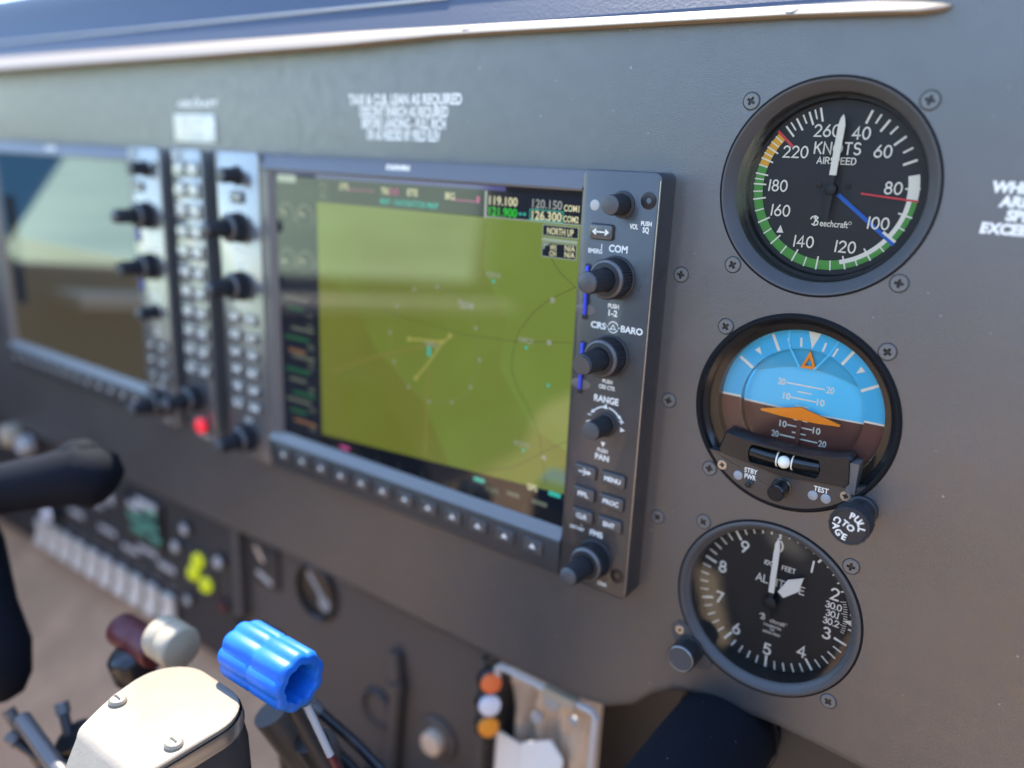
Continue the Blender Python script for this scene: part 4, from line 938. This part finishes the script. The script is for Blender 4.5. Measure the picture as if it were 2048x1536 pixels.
g = MB(); g.lathe((-196, 16, -353), (0, -1, 0), [(15, 0), (15, 2), (13.5, 3.2), (9.5, 3.4), (9, 4)], 40); part('flange', g, 'subbrown', ph)
g = MB(); g.lathe((-196, 16, -353), (0, -1, 0), [(8.2, 3), (8, 9), (6.5, 10.5), (.05, 11)], 32); part('cap', g, 'fabric', ph)
pr_ = thing('round_vent', 'dark oval ring beside the tan capped knob on the centre panel', 'vent', (-245, 16, -345))
g = MB(); g.lathe((-250, 16, -357), (0, -1, 0), [(15, 0), (15, 2), (13.5, 3.5), (11.5, 3), (11, 1)], 40); part('ring', g, 'sub', pr_)
g = MB(); g.disc(-250, -357, 11.2, 14.8, 30); part('centre', g, 'subbrown', pr_)

# ------------------------------------------------------------------ footwell seen under the panel
fb = thing('fabric_pouch', 'wrinkled tan fabric pouch in the footwell behind the grey bar', 'pouch', (-120, 60, -560))
N = 22; vs = []; fs = []
for j in range(N+1):
    for i in range(N+1):
        x = -146+50*i/N; z = -560+284*j/N
        vs.append((x, 26+5*math.sin(i*.8+j*.5)*math.sin(j*.33+1)+2.5*math.sin(i*1.1-j*.6)+random.uniform(-.4, .4), z))
for j in range(N):
    for i in range(N): fs.append((j*(N+1)+i, j*(N+1)+i+1, (j+1)*(N+1)+i+1, (j+1)*(N+1)+i))
m_ = len(vs); vs += [(x, 44, z) for x, y, z in vs]; fs += [tuple(m_+i for i in reversed(f)) for f in fs]
for i in range(N): fs += [(i, i+1, m_+i+1, m_+i), (N*(N+1)+i, N*(N+1)+i+1, m_+N*(N+1)+i+1, m_+N*(N+1)+i), (i*(N+1), (i+1)*(N+1), m_+(i+1)*(N+1), m_+i*(N+1)), (i*(N+1)+N, (i+1)*(N+1)+N, m_+(i+1)*(N+1)+N, m_+i*(N+1)+N)]
g = MB(); g.add(vs, fs); part('cloth', g, 'fabric', fb, ang=70)
for x, z, r in ((-128, -316, 4), (-118, -300, 6), (-104, -306, 3.2), (-126, -338, 3.4)):
    g = MB(); g.lathe((x+4, 18, z+12), (0, -1, .2), [(r, 0), (r*.8, 1.5), (.05, 2.2)], 14); part('printed_patch', g, 'legend', fb)
br = thing('grey_bracket', 'pale grey bent bar framing the footwell opening below the panel edge', 'bracket', (-110, 12, -340))
g2 = MB(); g2.tube([(-145, 6, -282), (-145, 6, -273.5), (-143, 6, -271.5), (-82.5, 6, -272.5), (-80.2, 6, -275), (-82, 6, -430)], 2.1, 10); part('bar', g2, 'greyline', br)
g = MB(); g.box(-112, -92, 3, 9.5, -275, -269.6); part('wrap', g, 'ivory', br)
for nm, lb, z, m, r in (('push_button', 'coral orange round button at the top of the footwell column', -283, 'oran', 6.2), ('push_button', 'white round button between the coral and amber buttons in the footwell', -298, 'whitecap', 6.6), ('push_button', 'amber orange round button at the foot of the footwell column', -312.5, 'amber', 6.4)):
    t = thing(nm, lb, 'button', (-150, 3, z), 'round buttons stacked in the footwell')
    g = MB(); g.lathe((-151+(z % 7)*.35, 5, z), (.8, -.7, .12), [(r*.95, 2), (r, 4), (r*.92, 5.6), (r*.6, 6.3), (.05, 6.5)], 24); part('cap', g, m, t)
    g = MB(); g.lathe((-151+(z % 7)*.35, 5, z), (.8, -.7, .12), [(r*1.25, -.5), (r*1.25, 3), (r, 4)], 24, cap0=True); part('collar', g, 'black', t)
pap = thing('folded_paper', 'folded white paper tucked into the tan footwell pouch', 'paper', (-115, 30, -360))
vs = [(-148, 34, -352), (-104, 26, -346), (-96, 18, -378), (-140, 24, -392), (-134, 38, -340), (-98, 36, -330), (-90, 30, -352)]
g = MB(); g.add([(-148, 12, -321), (-102, 14, -326), (-98, 6, -400), (-146, 6, -400), (-148, 13, -321), (-102, 15, -326), (-98, 7, -400), (-146, 7, -400)], [(0, 1, 2, 3), (4, 7, 6, 5), (0, 4, 5, 1), (1, 5, 6, 2), (2, 6, 7, 3), (3, 7, 4, 0)]); part('sheet', g, 'paper', pap)
g = MB(); g.add([(-128, 10, -318), (-112, 14, -311), (-102, 12, -318), (-101, 7, -345), (-128, 5, -345), (-128, 11, -318), (-112, 15, -311), (-102, 13, -318), (-101, 8, -345), (-128, 6, -345)], [(0, 1, 2, 3, 4), (9, 8, 7, 6, 5)]+[(i, (i+1) % 5, 5+(i+1) % 5, 5+i) for i in range(5)]); part('folded_flap', g, 'paper', pap)

# ------------------------------------------------------------------ controls in front of the panel
cs = thing('control_column', 'thick black padded control shaft emerging under the lowest dial', 'control column', (-12, 20, -224))
g = MB(); pr = [(.05, -40), (17, -40), (21.5, -34), (23, -26), (23.4, -8), (23.2, 30), (22.6, 70), (22.8, 110), (23.4, 150)]
g.lathe((-13, 0, -251), (.02, -1, .06), pr, 40); part('padded_sleeve', g, 'leathblack', cs, ang=60)
g = MB(); g.lathe((-13, 0, -251), (.02, -1, .06), [(24.2, -14), (24.8, -12), (24.2, -10)], 40); part('sleeve_seam', g, 'black', cs)
g = MB(); g.lathe((10, -16, -256), (1, -.2, 0), [(3, 0), (2.6, 1.5), (.05, 2)], 16); part('brass_stud', g, 'amberplate', cs)

# cream plate topped arm in the foreground
arm = thing('control_column', 'cream metal plate with two slotted screws topping a dark control column in the foreground', 'control column', (-184, -180, -300))
xa, xb, yt, rr = -211.5, -156.5, -146.0, 18
pl_o = [(-200, -196), (-204.6, -187.5), (-208.6, -178.5), (-211.2, -168)]+[(xa+rr-rr*math.cos(math.radians(a)), yt-rr+rr*math.sin(math.radians(a))) for a in range(0, 91, 10)]+[(xb-rr+rr*math.sin(math.radians(a)), yt-rr+rr*math.cos(math.radians(a))) for a in range(0, 91, 10)]+[(xb, -196)]
def top_outline(z, ins=0.):
    cx, cy = (xa+xb)/2, -185; return [(cx+(x-cx)*(1-ins/27.), cy+(y-cy)*(1-ins/38.) if y > cy else y, z) for x, y in pl_o]
g = MB(); L0 = top_outline(-217.2); L1 = top_outline(-215.6); L2 = top_outline(-215.0, .7); n = len(L0)
g.add(L0+L1+L2, [(k*n+i, k*n+i+1, (k+1)*n+i+1, (k+1)*n+i) for k in range(2) for i in range(n-1)]+[tuple(2*n+i for i in range(n))])
bend = []
for a in (0, 18, 36, 54): bend.append((-196-5*math.sin(math.radians(a)), -215-5*(1-math.cos(math.radians(a)))))
bend += [(-245, -282)]
vs = []; fs = []
for bi, (y, z) in enumerate(bend):
    xl = (-199.6, -198.8, -197.8, -196.6, -184)[bi]; vs += [(xl, y, z), (xb-.4, y, z), (xb-.4, y+.8, z-2), (xl, y+.8, z-2)]
for i in range(len(bend)-1):
    for k in range(4): fs.append((i*4+k, i*4+(k+1) % 4, (i+1)*4+(k+1) % 4, (i+1)*4+k))
g.add(vs, fs); pt = part('cover_plate', g, 'plate', arm, ang=40)
g = MB(); LA = top_outline(-217.3, -.8); LB = top_outline(-221, -1.6); LC = top_outline(-224, -1.2)
g.add(LA+LB+LC, [(k*n+i, k*n+i+1, (k+1)*n+i+1, (k+1)*n+i) for k in range(2) for i in range(n-1)]); part('metal_edge', g, 'steel', arm)
g = MB(); LA = top_outline(-217.6, .5); LB = top_outline(-224, -1.0); LC = top_outline(-232, -2.4); LD = top_outline(-330, -5); g.add(LA+LB+LC+LD, [(k*n+i, k*n+i+1, (k+1)*n+i+1, (k+1)*n+i) for k in range(3) for i in range(n-1)]+[(n-1, 0, n, 2*n-1), (2*n-1, n, 2*n, 3*n-1), (3*n-1, 2*n, 3*n, 4*n-1), tuple(range(n))]); part('arm_body', g, 'sub', arm)
for x in (-202.2, -162.0):
    g = MB(); g.lathe((x, -180.2, -215.2), (0, 0, 1), [(3.6, 0), (3.6, 1.2), (3.0, 2.1), (1.6, 2.6), (.05, 2.7)], 28); sw = part('slotted_screw', g, 'plate', arm)
    g = MB(); g.box(x-1.9, x+1.9, -180.6, -179.8, -212.9, -212.4); part('slot', g, 'recess', sw)

# levers of the quadrant
def lever_knob(name, label, c, L, r, m, lobes, arm_to, am, hollow=True):
    t = thing(name, label, 'lever', (c[0], c[1], c[2]-60)); x0 = c[0]-L/2
    g = MB(); w = (lambda i, k: 1-.10*(1-abs(math.cos(lobes*math.pi*i/96)))) if lobes else None
    prof = [(.05, 0), (r*.8, 0), (r*.95, 1.2), (r, 3), (r, L*.46), (r*.95, L*.5), (r, L*.54), (r, L-2.5), (r*.93, L-.5), (r*.84, L)]
    prof += [(r*.66, L), (r*.62, L-1), (r*.6, L-16), (.05, L-16)] if hollow else [(.05, L+.8)]
    g.lathe((x0, c[1], c[2]), (1, 0, 0), prof, 96, wob=w); part('grip', g, m, t, ang=50)
    if arm_to:
        g = MB(); g.tube([(c[0]+L*.1, c[1]+2, c[2]-r*.8), ((c[0]+arm_to[0])/2+2, (c[1]+arm_to[1])/2, (c[2]+arm_to[2])/2-4), arm_to], [3.2, 3.2, 3.6], 12); part('lever_arm', g, am, t)
    return t
lever_knob('propeller_lever', 'bright blue ribbed cylindrical lever knob with a hollow end', (-166, -132, -207), 41, 13.4, 'propblue', 9, (-150, -100, -300), 'sub')
lever_knob('throttle_lever', 'rounded ivory lever knob between the cream plate and the row of switches', (-247, -130, -231), 20, 11, 'ivory', 0, (-240, -120, -330), 'sub', False)
lever_knob('mixture_lever', 'dark red cylindrical lever knob left of the ivory knob', (-284, -127, -247), 36, 9, 'mixred', 0, (-286, -110, -340), 'black', False)
lever_knob('flap_lever', 'small dark brown lever knob right behind the ivory knob', (-214, -100, -232), 16, 9, 'subbrown', 0, (-210, -90, -330), 'sub', False)
rl = thing('red_striped_rod', 'thin grey rod with a red band below the blue knob', 'rod', (-130, -125, -270))
g = MB(); g.tube([(-149, -127, -222), (-138, -124, -244)], 1.7, 12); part('rod', g, 'legend', rl)
g = MB(); g.tube([(-138, -124, -244), (-133, -122, -255)], 2.0, 12); part('red_band', g, 'mixred', rl)
g = MB(); g.tube([(-133, -122, -255), (-118, -116, -300)], 1.7, 12); part('lower_rod', g, 'subbrown', rl)
qd = thing('lever_quadrant', 'dark cluttered lever quadrant box beneath the blue knob', 'quadrant', (-190, -80, -420))
g = MB(); g.rrect(-262, -150, -560, -400, 14, 10, -84, 10, 6); part('housing', g, 'sub', qd)
for i, (x, y, z, r, L) in enumerate(((-200, -108, -262, 9, 30), (-176, -104, -268, 8, 34), (-155, -100, -290, 9, 26), (-215, -95, -275, 8, 26), (-140, -90, -296, 7, 20))):
    g = MB(); g.tube([(x, y, z), (x+8, y+12, z-L), (x+10, y+16, z-L-30)], [r, r*.9, r*.7], 16); part('friction_lock', g, ('subbrown', 'black', 'bezelm', 'black', 'subbrown')[i], qd)
def knob_on_stalk(name, label, p, q, r, L, m, sm='sub', cat='lever'):
    t = thing(name, label, cat, q); d = (Vector(p)-Vector(q)).normalized()
    g = MB(); g.tube([q, p], [r*.4, r*.35], 12); part('stalk', g, sm, t)
    g = MB(); g.lathe(p, d, [(.05, -L*.5), (r*.8, -L*.5), (r, -L*.35), (r, L*.3), (r*.75, L*.48), (.05, L*.5)], 24); part('head', g, m, t, ang=50); return t
knob_on_stalk('cowl_flap_lever', 'black round lever knob under the dark red lever', (-281, -133, -257), (-276, -118, -330), 11, 18, 'black')
knob_on_stalk('carburettor_lever', 'dull grey lever knob between the cream plate and the blue knob', (-196, -140, -262), (-190, -120, -330), 8, 30, 'bezelm')
knob_on_stalk('rudder_trim', 'dark brown trim knob below the hollow end of the blue knob', (-176, -97, -279), (-170, -80, -340), 9, 16, 'subbrown')
pb = thing('cable_conduit', 'brown upright conduit on the centre panel behind the blue knob', 'conduit', (-205, 0, -350))
g = MB(); g.tube([(-232, 13, -304), (-229, 11, -330), (-232, 12, -372), (-236, 14, -420)], [4.2, 4.6, 4.6, 4.6], 12); part('pipe', g, 'subbrown', pb)
g = MB(); g.tube([(-229.6, 11.2, -324), (-229, 11, -332)], 6, 12); part('clamp', g, 'subbrown', pb)
for i, (pts, m) in enumerate((([(-186, -89, -266), (-170, -80, -282), (-150, -78, -292), (-136, -74, -330)], 'black'), ([(-192, -92, -272), (-178, -84, -290), (-160, -82, -300), (-150, -80, -340)], 'rubber'), ([(-318, -178, -296), (-304, -172, -304), (-290, -168, -300), (-276, -166, -310)], 'black'), ([(-330, -174, -291), (-318, -170, -312), (-306, -166, -330)], 'subbrown'), ([(-308, -158, -286), (-300, -160, -296), (-292, -162, -318)], 'sub'))):
    t = thing('loose_cable', ('black cable looping behind the blue knob', 'lower black cable under the blue knob', 'black cable crossing the dark lower left corner', 'brown cable at the lower left edge', 'dark cable stub left of the cream plate')[i], 'cable', pts[-1], 'loose cables under the panel')
    g = MB(); q = [Vector(p) for p in pts]; sm = []
    for k in range(len(q)-1):
        for u in range(6): sm.append(q[k].lerp(q[k+1], u/6))
    sm.append(q[-1]); sm = [sm[0]]+[(sm[k-1]+sm[k]*2+sm[k+1])/4 for k in range(1, len(sm)-1)]+[sm[-1]]
    g.tube(sm, 2.6, 10); part('sheath', g, m, t)
    g = MB(); g.tube([q[0], q[0]+(q[0]-q[1]).normalized()*6], 3.6, 10); part('plug', g, 'bezelm', t)
# pilot's control yoke at the left edge
yk = thing('control_yoke', 'black control yoke horn reaching in from the left edge', 'yoke', (-370, -140, -200))
g = MB(); g.tube([(-420, -178, -190), (-392, -155, -185), (-362, -131, -177), (-346, -118, -172), (-337, -111, -176), (-333, -108, -179), (-331, -107, -180)], [13, 13.5, 15, 17.5, 16.5, 11, 1], 20); part('cross_arm', g, 'leathblack', yk, ang=60)
g = MB(); g.tube([(-352, -119, -170), (-347, -115, -161), (-344.5, -113, -156.5), (-343.8, -112.6, -155)], [14, 11, 6, 1], 16); part('horn_tip', g, 'leathblack', yk, ang=60)
g = MB(); g.tube([(-402, -168, -190), (-390, -166, -215), (-368, -172, -242), (-352, -172, -262), (-344, -172, -276), (-341, -172, -283), (-340, -172, -285)], [20, 21, 21, 20, 15, 9, 1], 20); part('grip', g, 'leathblack', yk, ang=60)
g = MB(); g.lathe((-378, -186, -226), (.5, -.8, .1), [(4.5, 0), (4, 2), (.05, 2.6)], 16); part('talk_switch', g, 'bezelm', yk)
mk = thing('microphone_knob', 'pale round knob at the far left edge above the black yoke', 'knob', (-700, 0, -270))
g = MB(); g.lathe((-722, 0, -268), (0, -1, 0), [(11, 0), (11, 10), (8, 13), (.05, 14)], 24); part('cap', g, 'ivory', mk)
g = MB(); g.lathe((-695, 0, -272), (0, -1, 0), [(9, 0), (9, 8), (6, 11), (.05, 12)], 24); part('second_cap', g, 'legend', mk)
rd = thing('silver_rod', 'thin silver rod crossing the dark corner left of the cream plate', 'rod', (-295, -174, -290))
g = MB(); g.tube([(-318, -174, -284), (-272, -176, -294)], 4.2, 12); part('rod', g, 'bezelm', rd)
g = MB(); g.tube([(-296, -160, -292), (-292, -150, -312), (-288, -140, -340)], [10, 12, 12], 16); part('socket', g, 'black', rd)

# ------------------------------------------------------------------ unseen seat behind the camera, added for bounce light and glass reflections
seat = thing('unseen_seat', 'unseen tan leather seat added for reflections in the dial glass', 'seat', (-120, -750, -515))
def seat_slab(x0, x1, dz):
    pr = [(-980, -300+dz), (-560, -300+dz), (-522, -312+dz), (-402, -515), (-980, -515)]; n = len(pr); mb = MB()
    return mb.add([(x0, a, b) for a, b in pr]+[(x1, a, b) for a, b in pr], [(k, (k+1) % n, n+(k+1) % n, n+k) for k in range(n)]+[tuple(range(n)), tuple(range(n, 2*n))])
part('cushion', seat_slab(-460, -212, 0), 'leather', seat); part('right_bolster', seat_slab(-58, 120, 0), 'leather', seat); part('dark_reflect_insert', seat_slab(-211.6, -58.4, -4), 'leathblack', seat)  # dark middle added so the altimeter glass mirrors mostly dark
def reflect_strip(pts, w):  # added strips, placed where the altimeter glass mirrors them as light patches
    mb = MB(); vs = []
    for (x, t) in pts:      # t runs down the sloping front of the cushion
        y = -522+120*t; z = -316+(-515+316)*t
        for o in (-w/2, w/2):
            for e in (1.5, 4.0): vs.append((x+o, y+e*.86, z+e*.51))
    n = len(pts); fs = []
    for i in range(n-1):
        a = i*4; b = a+4
        fs += [(a, a+2, b+2, b), (a+1, b+1, b+3, a+3), (a, b, b+1, a+1), (a+2, a+3, b+3, b+2)]
    fs += [(0, 1, 3, 2), (n*4-4, n*4-2, n*4-1, n*4-3)]
    return mb.add(vs, fs)
part('reflect_patch', reflect_strip([(-196, .52), (-186, .62), (-176, .70), (-164, .78), (-158, .82)], 26), 'reflect_strip', seat)
part('reflect_patch', reflect_strip([(-86, .66), (-92, .76), (-100, .86), (-106, .94)], 17), 'reflect_strip', seat)
part('reflect_pad', reflect_strip([(-150, .16), (-140, .24), (-126, .30), (-112, .34)], 34), 'grey_reflect', seat)

g = MB(); g.rrect(-420, 60, -330, 150, 60, -960, -1080, 40, 6, True); g.v = [(x, -2040-y+(z+430)*-.15, z) for x, y, z in g.v]; part('blocking_backrest', g, 'leathblack', seat, ang=60)  # tall dark back added to block rear sky light and darken reflections
